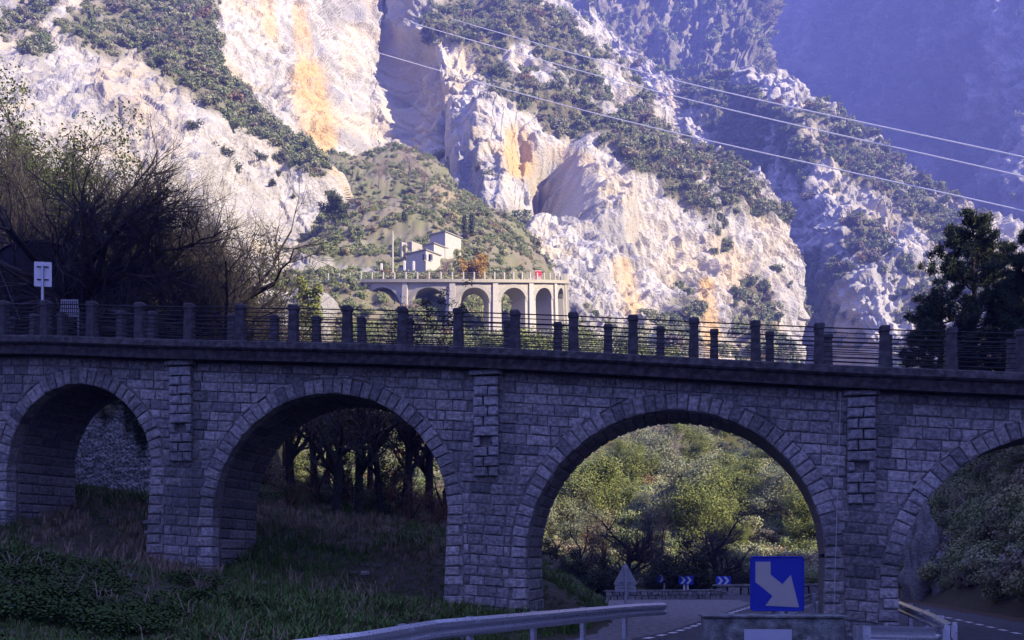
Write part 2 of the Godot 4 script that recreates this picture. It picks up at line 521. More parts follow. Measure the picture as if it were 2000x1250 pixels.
func make_mountains() -> void:
	var lime: Material = mats["limestone crag"]
	# near pale slope on the left
	var cols := [
		[at(-260, -80, 300), at(-260, 200, 200), at(-260, 780, 92)],
		[at(0, -80, 300), at(0, 200, 200), at(0, 780, 96)],
		[at(200, -80, 305), at(205, 220, 205), at(230, 780, 100)],
		[at(390, -60, 300), at(390, 250, 205), at(430, 780, 108)],
		[at(412, 110, 285), at(450, 350, 205), at(520, 770, 114)],
		[at(530, 238, 262), at(550, 420, 200), at(590, 740, 122)],
		[at(640, 345, 240), at(636, 440, 205), at(615, 700, 134)],
		[at(652, 372, 300), at(642, 455, 285), at(622, 700, 205)]]
	var a := sheet(cols, 380, 330,
		func(q, s): return rock_disp(q, 8.0, 3.5, 1.4, 0.8),
		func(p, s, nr):
			var c0 := rock_colour(p, zones(OCHRE, s), veg_a(p, s))
			var grit := smoothstep(0.05, 0.4, n_fine.get_noise_3dv(p * 0.6 + Vector3(0, 400, 0)))
			return c0.lerp(Color(0.23, 0.215, 0.185), 0.18 + grit * 0.35))
	slope_a = a
	solo("rocky_slope", a.mesh, lime, "pale limestone slope rising at the left with a diagonal band of scrub", "slope", "", "structure")
	# amphitheatre cliff and the crag beside it
	cols = [
		[at(330, -90, 330), at(370, 150, 300), at(420, 470, 245)],
		[at(450, -90, 352), at(490, 150, 318), at(560, 470, 255)],
		[at(600, -90, 378), at(620, 150, 342), at(660, 480, 270)],
		[at(745, -90, 420), at(740, 170, 380), at(740, 490, 305)],
		[at(800, -90, 405), at(835, 180, 345), at(860, 520, 262)],
		[at(900, -90, 420), at(905, 250, 320), at(935, 640, 236)],
		[at(1075, -15, 430), at(1060, 300, 305), at(1080, 740, 218)],
		[at(1183, 75, 415), at(1190, 380, 300), at(1200, 780, 216)],
		[at(1328, 245, 375), at(1340, 480, 290), at(1350, 790, 224)],
		[at(1440, 336, 355), at(1446, 540, 290), at(1450, 800, 245)],
		[at(1533, 450, 336), at(1540, 600, 305), at(1545, 810, 272)],
		[at(1560, 560, 335), at(1566, 660, 325), at(1575, 810, 312)],
		[at(1520, 590, 420), at(1540, 680, 410), at(1560, 810, 400)]]
	var c := sheet(cols, 640, 480,
		func(q, s):
			var d := rock_disp(q, 9.0, 6.5, 2.0, 0.5)
			# the hollow under the overhang and the deep gully beside the quarried face
			d -= 21.0 * zones([[1072, 335, 1085, 395, 31, 1.0]], s) * (1.0 + n_mid.get_noise_3dv(q * 2.5) * 0.9)
			d += 7.0 * zones([[1165, 330, 1190, 420, 46, 1.0]], s)
			d -= 10.0 * zones([[800, 120, 830, 320, 45, 1.0]], s)
			d += 8.0 * zones([[960, 290, 970, 400, 36, 1.0]], s)
			return d,
		func(p, s, nr): return rock_colour(p, zones(OCHRE, s), veg_c(p, s)))
	solo("crag", c.mesh, lime, "big sunlit limestone cliff and crag with ochre streaks", "cliff", "", "structure")
	# second spur behind, to the right
	cols = [
		[at(1150, 20, 600), at(1200, 350, 520), at(1260, 800, 430)],
		[at(1300, 148, 560), at(1340, 400, 490), at(1420, 800, 400)],
		[at(1420, 168, 535), at(1470, 420, 470), at(1560, 810, 390)],
		[at(1470, 128, 520), at(1560, 430, 440), at(1640, 815, 360)],
		[at(1545, 150, 505), at(1640, 460, 400), at(1740, 820, 310)],
		[at(1640, 240, 485), at(1740, 500, 385), at(1840, 825, 292)],
		[at(1800, 345, 450), at(1880, 560, 365), at(1950, 830, 280)],
		[at(1950, 448, 420), at(2020, 620, 350), at(2080, 835, 275)],
		[at(2150, 590, 400), at(2200, 700, 345), at(2260, 840, 280)],
		[at(2280, 700, 420), at(2330, 780, 380), at(2380, 840, 330)]]
	var d2 := sheet(cols, 420, 340,
		func(q, s): return rock_disp(q, 10.0, 7.0, 2.4, 0.6),
		func(p, s, nr): return rock_colour(p, 0.0, veg_d(p, s)))
	solo("rocky_spur", d2.mesh, lime, "scrubby limestone spur behind the nearer crag", "ridge", "", "structure")
	# hazy hill between, then the tall shaded mountain
	var far: Material = mats["hazy far slope"]
	cols = [
		[at(900, -160, 800), at(950, 150, 720), at(1000, 600, 640)],
		[at(1150, -160, 790), at(1180, 150, 700), at(1200, 600, 620)],
		[at(1340, -160, 770), at(1340, 150, 690), at(1360, 600, 610)],
		[at(1490, -160, 760), at(1478, 40, 700), at(1500, 600, 620)],
		[at(1498, -160, 800), at(1486, 60, 742), at(1508, 600, 660)],
		[at(1470, -160, 930), at(1462, 120, 900), at(1480, 600, 820)]]
	var e := sheet(cols, 220, 200,
		func(q, s): return rock_disp(q, 26.0, 14.0, 5.0, 0.7),
		func(p, s, nr): return rock_colour(p, 0.0, clampf(0.75 + n_mid.get_noise_3dv(p * 0.5) * 0.9, 0.0, 1.0)))
	solo("far_hill", e.mesh, far, "hazy wooded hill above the crag", "hill", "", "structure")
	cols = [
		[at(1350, -190, 1180), at(1350, 200, 1150), at(1350, 800, 1100)],
		[at(1480, -190, 1130), at(1490, 200, 1090), at(1500, 800, 1040)],
		[at(1620, -190, 1010), at(1640, 200, 970), at(1660, 800, 900)],
		[at(1760, -190, 900), at(1790, 200, 860), at(1810, 800, 780)],
		[at(1870, -190, 815), at(1920, 200, 770), at(1920, 800, 690)],
		[at(1985, -190, 780), at(2060, 200, 710), at(2040, 800, 620)],
		[at(2180, -190, 775), at(2300, 200, 700), at(2300, 800, 600)],
		[at(2500, -190, 775), at(2600, 200, 700), at(2600, 800, 600)]]
	var f := sheet(cols, 220, 220,
		func(q, s): return rock_disp(q, 22.0, 22.0, 5.0, 0.6),
		func(p, s, nr): return rock_colour(p, 0.0, clampf(0.85 + n_mid.get_noise_3dv(p * 0.35) * 0.9 - zones([[1960, 60, 2000, 400, 40, 0.9], [1900, 160, 1880, 220, 16, 0.8], [1950, 10, 2000, 40, 40, 0.7], [1610, 60, 1615, 100, 10, 0.5], [1810, 300, 1812, 340, 16, 0.7]], s), 0.0, 1.0)))
	solo("far_mountain", f.mesh, far, "tall far mountain in blue shade", "mountain", "", "structure")
	# terrace slope with the house, down to the far viaduct
	cols = [
		[at(470, 470, 260), at(480, 548, 165), at(470, 560, 152), at(460, 800, 128)],
		[at(600, 400, 250), at(590, 528, 168), at(590, 552, 152), at(590, 800, 130)],
		[at(650, 335, 268), at(660, 520, 170), at(660, 556, 151), at(660, 800, 130)],
		[at(740, 300, 290), at(740, 512, 172), at(740, 560, 150), at(740, 800, 130)],
		[at(830, 310, 282), at(820, 508, 172), at(820, 562, 149), at(820, 800, 130)],
		[at(900, 355, 262), at(890, 512, 170), at(890, 570, 152), at(890, 800, 132)],
		[at(965, 400, 246), at(960, 510, 178), at(960, 640, 158), at(960, 800, 136)],
		[at(1030, 450, 232), at(1030, 560, 188), at(1040, 690, 165), at(1050, 800, 142)],
		[at(1100, 560, 226), at(1100, 640, 195), at(1110, 720, 172), at(1120, 800, 148)]]
	var g := sheet(cols, 220, 150,
		func(q, s): return n_big.get_noise_3dv(q * 2.0) * 5.0 * smoothstep(505.0, 440.0, s.y) + n_mid.get_noise_3dv(q) * 2.0 + n_fine.get_noise_3dv(q) * 0.8,
		func(p, s, nr):
			var t := n_mid.get_noise_3dv(p * 1.4) * 0.5 + 0.5
			var h := n_fine.get_noise_3dv(p * 0.8) * 0.5 + 0.5
			var k := Color(0.27, 0.235, 0.15).lerp(Color(0.21, 0.22, 0.09), smoothstep(0.3, 0.7, t)).lerp(Color(0.36, 0.32, 0.25), h * h * 0.8)
			# made road and its cut bank at the left end of the viaduct
			k = k.lerp(Color(0.52, 0.48, 0.42), clampf(zones([[560, 532, 690, 530, 9, 1.0], [690, 530, 800, 524, 5, 0.8], [700, 470, 720, 480, 9, 0.3], [600, 520, 640, 515, 12, 0.6]], s) * 1.2, 0.0, 1.0))
			k = k.lerp(Color(0.45, 0.36, 0.20), clampf(zones([[860, 365, 885, 420, 16, 0.8], [940, 395, 900, 380, 8, 0.8]], s), 0.0, 1.0))
			return k)
	solo("terrace_slope", g.mesh, mats["earth"], "grassy scrub slope below the cliffs", "slope", "", "structure")
	make_scrub(a, c, d2, e, g, f)

# ---------- plants ----------
func leaf_blob(m: MB, centre: Vector3, r: Vector3, count: int, size: float, base: Color, vary: float) -> void:
	for k in count:
		var d := Vector3(rng.randfn(), rng.randfn(), rng.randfn()).normalized()
		var rad := pow(rng.randf(), 0.35)
		var o := centre + d * r * rad
		var nn := (d + Vector3(rng.randf_range(-1, 1), rng.randf_range(-0.6, 1.2), rng.randf_range(-1, 1)) * 0.9).normalized()
		var u := nn.cross(Vector3(rng.randfn(), rng.randfn(), rng.randfn())).normalized()
		var w := nn.cross(u)
		var s := size * rng.randf_range(0.6, 1.4)
		var b := rng.randf_range(-vary, vary)
		m.col = Color(base.r * (1.0 + b + rng.randf_range(-vary, vary) * 0.5), base.g * (1.0 + b), base.b * (1.0 + b))
		m.tri(o - u * s, o + w * s * 0.62, o + u * s)
		m.tri(o - u * s, o + u * s, o - w * s * 0.62)

func shrub_mesh(lobes: int, per: int, size: float, flat: float, vary := 0.3) -> ArrayMesh:
	var m := MB.new()
	for l in lobes:
		var a := rng.randf() * TAU
		var q := rng.randf_range(0.0, 0.62)
		var c := Vector3(cos(a) * q, rng.randf_range(0.2, 0.75) * flat, sin(a) * q)
		var r := rng.randf_range(0.26, 0.46)
		leaf_blob(m, c, Vector3(r, r * 0.85, r), per, size, Color(1, 1, 1), vary)
	return m.mesh()

var shrubs := []
var near_shrubs := []
var bare_shrub: ArrayMesh

func plant_xf(p: Vector3, s: float, tall := 1.0) -> Transform3D:
	var b := Basis(Vector3.UP, rng.randf() * TAU).scaled(Vector3(s * rng.randf_range(0.8, 1.2), s * tall * rng.randf_range(0.8, 1.2), s * rng.randf_range(0.8, 1.2)))
	return Transform3D(b, p - Vector3(0, s * 0.12, 0))

func scrub_colour(kind: float) -> Color:
	# maquis greens, some dry and russet
	if kind < 0.52:
		return Color(0.13, 0.16, 0.06).lerp(Color(0.17, 0.19, 0.085), rng.randf())
	if kind < 0.86:
		return Color(0.21, 0.22, 0.09).lerp(Color(0.23, 0.23, 0.14), rng.randf())
	if kind < 0.975:
		return Color(0.20, 0.165, 0.10).lerp(Color(0.19, 0.165, 0.13), rng.randf())
	return Color(0.20, 0.13, 0.07)

func spread(called: String, label: String, where: Array, lo: float, hi: float, tint := 1.0, tall := 1.0, near := false) -> void:
	var sets := [[], [], [], []]
	var cols := [[], [], [], []]
	for p in where:
		var k := rng.randi() % 4
		sets[k].append(plant_xf(p, lerpf(lo, hi, pow(rng.randf(), 1.7)), tall))
		var c := scrub_colour(rng.randf())
		cols[k].append(Color(c.r * tint, c.g * tint, c.b * tint))
	for k in 4:
		if sets[k].size():
			many(called, near_shrubs[k] if near else shrubs[k], mats["leaf"], sets[k], cols[k], label, self, "scrub")

func make_scrub(a: Dictionary, c: Dictionary, d: Dictionary, e: Dictionary, g: Dictionary, f: Dictionary) -> void:
	spread("scrub", "dense maquis scrub on the pale left slope", scatter(a, 20000, func(q, s): return veg_a(q, s) * 0.6), 0.6, 3.1)
	spread("scrub", "maquis scrub growing in bands across the big crag", scatter(c, 42000, func(q, s): return veg_c(q, s) * 0.42), 0.6, 3.9)
	spread("scrub", "maquis scrub on the spur behind the crag", scatter(d, 32000, func(q, s): return veg_d(q, s) * 0.34), 0.8, 4.4)
	spread("scrub", "scrub on the hazy hill at the top", scatter(e, 3500, func(q, s): return 0.45), 3.0, 8.0)
	spread("scrub", "scrub on the far shaded mountain", scatter(f, 4000, func(q, s): return 0.4), 3.0, 8.0)
	spread("scrub", "low scrub and brambles on the slope below the cliffs", scatter(g, 26000, func(q, s): return clampf(0.5 + n_mid.get_noise_3dv(q * 1.3) * 0.9, 0.08, 1.0) * (0.9 if s.y < 500 or s.y > 590 else 0.2)), 0.2, 1.5, 1.3)

# ---------- valley floor, bank, hillside, shading mountain ----------
const TOE := [[-40, -7.0], [0, -3.0], [11, -2.3], [13.5, -1.7], [18, 0.3], [21, 2.0], [25, 2.5], [32, 2.9], [41, 3.0], [60, 3.0]]

func toe(d: float) -> float:
	for i in TOE.size() - 1:
		if d <= TOE[i + 1][0]:
			return lerpf(TOE[i][1], TOE[i + 1][1], clampf((d - TOE[i][0]) / float(TOE[i + 1][0] - TOE[i][0]), 0.0, 1.0))
	return 3.0

func shade_plane(x: float, z: float) -> float:
	return (1.84 * (x + 40.0) + 32.2 * (z + 51.0)) / 37.9

func ground_h(x: float, z: float) -> float:
	var d := -z
	var w := toe(d) - x
	var h := -0.12
	if w > 0.0 and d < 58.0:
		h = 0.135 * w * smoothstep(0.0, 1.2, w)
		h += smoothstep(22.5, 28.0, d) * 1.2 * (1.0 - exp(-w / 2.0))
		h += maxf(0.0, d - 28.0) * 0.12 * smoothstep(0.0, 6.0, w) * (1.0 - smoothstep(44.0, 58.0, d))
		# raised ground held by the retaining wall behind the small arch
		var t := smoothstep(-9.9, -10.4, x) * smoothstep(32.4, 32.8, d)
		h = maxf(h, lerpf(h, 5.6 + (d - 28.0) * 0.06 + (-10.4 - x) * 0.10, t * (1.0 - smoothstep(48.0, 60.0, d))))
	# hillside seen through the wide arch
	var up := maxf(0.0, d - 50.0)
	var hill := up * 0.27 + n_mid.get_noise_2d(x * 0.7, d * 0.7) * minf(up * 0.2, 1.6)
	hill += 1.5 * smoothstep(0.0, 30.0, up) * sin(d * 0.33) * 0.35
	if up > 0.0:
		h = maxf(h, hill - 0.12)
	# hill on the right, beside the road
	var xr := 9.6 + 0.14 * d
	if x > xr and d < 75.0:
		var r := (x - xr) * 1.15 + n_mid.get_noise_2d(x * 2.0, d * 2.0) * minf((x - xr) * 0.5, 1.6)
		r = minf(r, 6.0 + (x - xr) * 0.55)
		r *= 1.0 - smoothstep(52.0, 75.0, d)
		r = minf(r, maxf(0.5, shade_plane(x, z) + 3.0))
		h = maxf(h, r - 0.1)
	# the mountain whose shadow covers the valley
	if x > 22.0:
		var m := minf((x - 24.0) * 1.25, shade_plane(x, z) - 3.0 + n_mid.get_noise_2d(x * 0.4, z * 0.4) * 5.0)
		m = minf(m, 185.0)
		h = maxf(h, m)
	return h

func height_sheet(x0: float, x1: float, z0: float, z1: float, nu: int, nv: int, colour: Callable, rough: float, clip = null) -> Dictionary:
	var p := PackedVector3Array()
	var c := PackedColorArray()
	for j in nv:
		for i in nu:
			var x := lerpf(x0, x1, float(i) / (nu - 1))
			var z := lerpf(z0, z1, float(j) / (nv - 1))
			var h := ground_h(x, z)
			if h > 0.0:
				h += n_fine.get_noise_2d(x * 2.0, z * 2.0) * rough * minf(1.0, h * 2.0)
			if clip != null:
				h = clip.call(x, z, h)
			var q := Vector3(x, h, z)
			p.append(q)
			c.append(colour.call(q))
	return {"mesh": grid_mesh(p, c, nu, nv, true), "p": p, "nu": nu, "nv": nv}

func soil(q: Vector3) -> Color:
	var t := n_fine.get_noise_3dv(q * 1.2) * 0.5 + 0.5
	var g := n_mid.get_noise_3dv(q * 2.0) * 0.5 + 0.5
	return Color(0.075, 0.062, 0.042).lerp(Color(0.045, 0.055, 0.02), g).lerp(Color(0.12, 0.10, 0.07), t * 0.4)

func flat(pts: Array, y: float, col: Color) -> MB:
	var m := MB.new()
	m.col = col
	var poly := PackedVector2Array()
	for q in pts:
		poly.append(Vector2(q[0], q[1]))
	var t := Geometry2D.triangulate_polygon(poly)
	for i in range(0, t.size(), 3):
		var v := []
		for k in 3:
			v.append(Vector3(poly[t[i + k]].x, y, -poly[t[i + k]].y))
		m.tri_out(v[0], v[1], v[2], v[0] - Vector3.UP)
	return m

func make_ground() -> void:
	var m := MB.new()
	m.col = Color(0.07, 0.06, 0.045)
	m.quad(Vector3(-3000, -0.4, -3000), Vector3(3000, -0.4, -3000), Vector3(3000, -0.4, 3000), Vector3(-3000, -0.4, 3000))
	solo("ground", m.mesh(), mats["earth"], "", "", "", "structure")
	# road surface
	var xs := [[-12, -30], [14, -30], [13, 23], [14.8, 39], [17, 60], [2, 60], [0.5, 41], [-6, 30], [-9, 12]]
	solo("road", flat(xs, 0.0, Color(0.085, 0.085, 0.092)).mesh(), mats["asphalt"], "", "", "", "structure")
	# paler gravelled pull-in beside the lane, and the verge on the far side
	solo("gravel_verge", flat([[-1.0, 12.5], [1.2, 13.5], [2.3, 19.6], [3.1, 21.1], [4.3, 24.4], [5.9, 28.8], [7.0, 32], [8.4, 36], [8.6, 39], [3.2, 39.5], [2.4, 32], [2.0, 25], [1.4, 20]], 0.005, Color(0.20, 0.19, 0.185)).mesh(), mats["asphalt"], "", "", "", "structure")
	solo("dirt_verge", flat([[11.4, 20], [12.4, 25], [13.7, 33], [14.2, 40], [16.2, 46], [18, 46], [16.4, 39], [14.2, 23], [13.8, 15], [11.0, 15]], 0.006, Color(0.12, 0.085, 0.06)).mesh(), mats["earth"], "", "", "", "structure")
	# broken lines
	var left := [[2.56, 19.6], [3.3, 21.1], [4.55, 24.4], [6.1, 28.8], [7.3, 32], [8.9, 36], [11.2, 41], [14, 46]]
	dashes(left, 0.78, 0.5, 0.15)
	dashes([[10.0, 18.0], [10.3, 20.7], [11.0, 24.4], [11.6, 28], [12.5, 33], [13.6, 38]], 0.95, 0.5, 0.13)
	# grassy bank
	var b := height_sheet(-30, 4.5, -8, -50, 170, 200, soil, 0.10)
	solo("grass_bank", b.mesh, mats["earth"], "", "", "", "structure")
	var e := height_sheet(4.5, 40, -12, -50, 90, 90, soil, 0.25)
	solo("right_hill", e.mesh, mats["earth"], "", "", "", "structure")
	var h := height_sheet(-75, 75, -50, -175, 190, 170, func(q):
		var t := n_mid.get_noise_3dv(q * 1.5) * 0.5 + 0.5
		return Color(0.13, 0.115, 0.06).lerp(Color(0.13, 0.14, 0.045), t), 0.3)
	solo("hillside", h.mesh, mats["earth"], "", "", "", "structure")
	# the bank goes on behind the camera and the mountain stands off to the right
	var k := height_sheet(-90, -3, 60, -8, 60, 50, soil, 0.1)
	solo("meadow", k.mesh, mats["earth"], "", "", "", "structure")
	var s := height_sheet(-130, -30, -8, -175, 50, 90, soil, 0.2, func(x, z, hh): return maxf(hh, (-30.0 - x) * 0.35 + 2.0) if hh > -1.0 else hh)
	solo("side_hill", s.mesh, mats["earth"], "", "", "", "structure")
	var w := height_sheet(20, 420, 420, -60, 110, 130, func(q): return Color(0.12, 0.11, 0.07), 0.0, func(x, z, hh): return hh if x > 40.0 or z > -12.0 else hh - 0.6)
	solo("shading_mountain", w.mesh, mats["earth"], "", "", "", "structure")

func dashes(line: Array, step: float, share: float, wide: float) -> void:
	var m := MB.new()
	var pts := []
	for q in line:
		pts.append(Vector3(q[0], 0.011, -q[1]))
	var s := 0.0
	var total := 0.0
	for i in pts.size() - 1:
		total += pts[i].distance_to(pts[i + 1])
	while s < total - step:
		var a := along(pts, s)
		var b := along(pts, s + step * share)
		var side: Vector3 = (b - a).normalized().cross(Vector3.UP) * wide * 0.5
		var t := rng.randf_range(0.45, 0.62)
		m.col = Color(t, t, t * 0.98)
		m.tri_out(a - side, b - side, b + side, a - Vector3.UP)
		m.tri_out(a - side, b + side, a + side, a - Vector3.UP)
		s += step
	solo("road_marking", m.mesh(), mats["paint"], "", "", "", "structure")

func along(pts: Array, s: float) -> Vector3:
	for i in pts.size() - 1:
		var l: float = pts[i].distance_to(pts[i + 1])
		if s <= l or i == pts.size() - 2:
			return pts[i].lerp(pts[i + 1], s / l)
		s -= l
	return pts[-1]

# ---------- near viaduct ----------
# plan of the front face: x, distance, deck height, at the piers
const PLAN := [[-27.0, 36.0, 7.6], [-19.0, 28.6, 7.25], [-12.8, 24.9, 6.88], [-7.5, 23.3, 6.45], [-0.54, 22.0, 6.0], [6.99, 20.5, 5.32], [14.1, 18.4, 4.65], [21.0, 15.9, 4.0]]
var route := []      # dense points of the front face with arc length
var pier_s := []     # arc length at each plan point
const BARREL := 2.05
const WIDE := 2.9   # the slab overhangs the vault further on the far side
const OVER := 0.45

func make_route() -> void:
	var pts := []
	for q in PLAN:
		pts.append(Vector3(q[0], q[2], -q[1]))
	var s := 0.0
	var last := Vector3.ZERO
	for i in (pts.size() - 1) * 24 + 1:
		var p := cat(pts, i / 24.0)
		if i > 0:
			s += Vector2(p.x - last.x, p.z - last.z).length()
		if i % 24 == 0:
			pier_s.append(s)
		route.append([s, p])
		last = p

func route_at(s: float) -> Vector3:
	var lo := 0
	var hi := route.size() - 1
	while hi - lo > 1:
		var mid := (lo + hi) / 2
		if route[mid][0] <= s:
			lo = mid
		else:
			hi = mid
	var f: float = (s - route[lo][0]) / maxf(1e-6, route[hi][0] - route[lo][0])
	return route[lo][1].lerp(route[hi][1], f)

# out of the face, towards the camera side
func face_normal(s: float) -> Vector3:
	var t := route_at(s + 0.05) - route_at(s - 0.05)
	t.y = 0.0
	return t.normalized().cross(Vector3.UP)

func deck_y(s: float) -> float:
	return route_at(s).y

# world point on the front face: arc length, height, distance in front of it
func wall_at(s: float, y: float, out := 0.0) -> Vector3:
	var p := route_at(s)
	return Vector3(p.x, y, p.z) + face_normal(s) * out

class Arch:
	var s: float      # centre
	var r: float
	var y: float      # centre height
	var left: float
	var right: float

var arches := []

func make_arches() -> void:
	# [plan index of the pier on its left, half of that pier, half of the next]
	for q in [[1, 0.75, 0.75], [2, 0.75, 0.78], [3, 0.78, 0.85], [4, 0.85, 0.68], [5, 0.68, 0.75], [6, 0.75, 0.75]]:
		var a := Arch.new()
		a.left = pier_s[q[0]] + q[1]
		a.right = pier_s[q[0] + 1] - q[2]
		a.s = (a.left + a.right) * 0.5
		a.r = (a.right - a.left) * 0.5
		a.y = deck_y(a.s) - 1.03 - a.r
		arches.append(a)

func batter(y: float, s: float) -> float:
	return maxf(0.0, deck_y(s) - 2.6 - y) * 0.045

func arch_poly(a, r: float) -> PackedVector2Array:
	var p := PackedVector2Array()
	for i in 33:
		var t := PI * i / 32.0
		p.append(Vector2(a.s - cos(t) * r, a.y + sin(t) * r))
	p.append(Vector2(a.s + r + 0.10, -3.0) if r > a.r else Vector2(a.s + r, -3.0))
	p.append(Vector2(a.s - r - 0.10, -3.0) if r > a.r else Vector2(a.s - r, -3.0))
	return p

# a rock-faced stone: polygon in (arc length, height); front bulges out by «proud»
func stone_mesh(poly: PackedVector2Array, joint: float, out: float, proud: float, deep: float, tone: Color) -> ArrayMesh:
	var m := MB.new()
	var inner := Geometry2D.offset_polygon(poly, -joint, Geometry2D.JOIN_MITER)
	if inner.is_empty() or inner[0].size() < 3:
		return null
	var a: PackedVector2Array = inner[0]
	var c := Vector2.ZERO
	for q in a:
		c += q
	c /= a.size()
	m.col = tone
	var n := a.size()
	var back := []
	var rim := []
	var face := []
	for i in n:
		var q := a[i]
		var bo := out + batter(q.y, q.x)
		back.append(wall_at(q.x, q.y, bo - deep))
		var q1 := q.lerp(c, 0.03) + Vector2(rng.randf_range(-1, 1), rng.randf_range(-1, 1)) * 0.008
		rim.append(wall_at(q1.x, q1.y, bo + proud * 0.35))
		var q2 := q.lerp(c, 0.24) + Vector2(rng.randf_range(-1, 1), rng.randf_range(-1, 1)) * 0.02
		face.append(wall_at(q2.x, q2.y, bo + proud * rng.randf_range(0.75, 1.15)))
	var mid := wall_at(c.x, c.y, out + batter(c.y, c.x) + proud * rng.randf_range(0.85, 1.3))
	var inside := wall_at(c.x, c.y, out + batter(c.y, c.x) - deep * 0.5)
	for i in n:
		var j := (i + 1) % n
		m.quad_out(back[i], back[j], rim[j], rim[i], inside)
		m.quad_out(rim[i], rim[j], face[j], face[i], inside)
		m.tri_out(face[i], face[j], mid, inside)
	return m.mesh()

# seeping drains have left dark runs on the stones below them
func stain(s: float, y: float) -> float:
	var v := 0.0
	for i in pier_s.size():
		var ds: float = s - pier_s[i]
		var below := deck_y(s) - y
		v += 0.55 * exp(-pow((ds - 0.42) / 0.16, 2.0)) * smoothstep(0.3, 1.0, below) * (0.5 + 0.5 * n_fine.get_noise_2d(s * 3.0, y * 2.0))
		v += 0.45 * exp(-pow((ds + 0.05) / 0.35, 2.0)) * smoothstep(1.2, 2.4, below) * (0.6 + 0.6 * n_fine.get_noise_2d(s * 2.0 + 9.0, y * 1.2))
	for a in arches:
		v += 0.35 * exp(-pow((absf(s - a.s) - a.r * 0.38) / 0.22, 2.0)) * smoothstep(1.6, 0.4, deck_y(s) - y)
	v += 0.6 * maxf(0.0, n_mid.get_noise_2d(s * 11.0, y * 3.0 + 40.0))
	v += 0.5 * maxf(0.0, n_mid.get_noise_2d(s * 5.0 + 70.0, y * 7.0))
	return clampf(v, 0.0, 0.8)

func stone_tone(s: float, y: float) -> Color:
	var t := rng.randf()
	var k := rng.randf_range(0.78, 1.12)
	var c := Color(0.41, 0.40, 0.39).lerp(Color(0.48, 0.455, 0.42), t)
	if rng.randf() < 0.18:
		c = Color(0.31, 0.305, 0.30)
	elif rng.randf() < 0.12:
		c = Color(0.50, 0.485, 0.46)
	c = Color(c.r * k, c.g * k, c.b * k)
	return c.lerp(Color(0.05, 0.048, 0.05), stain(s, y))

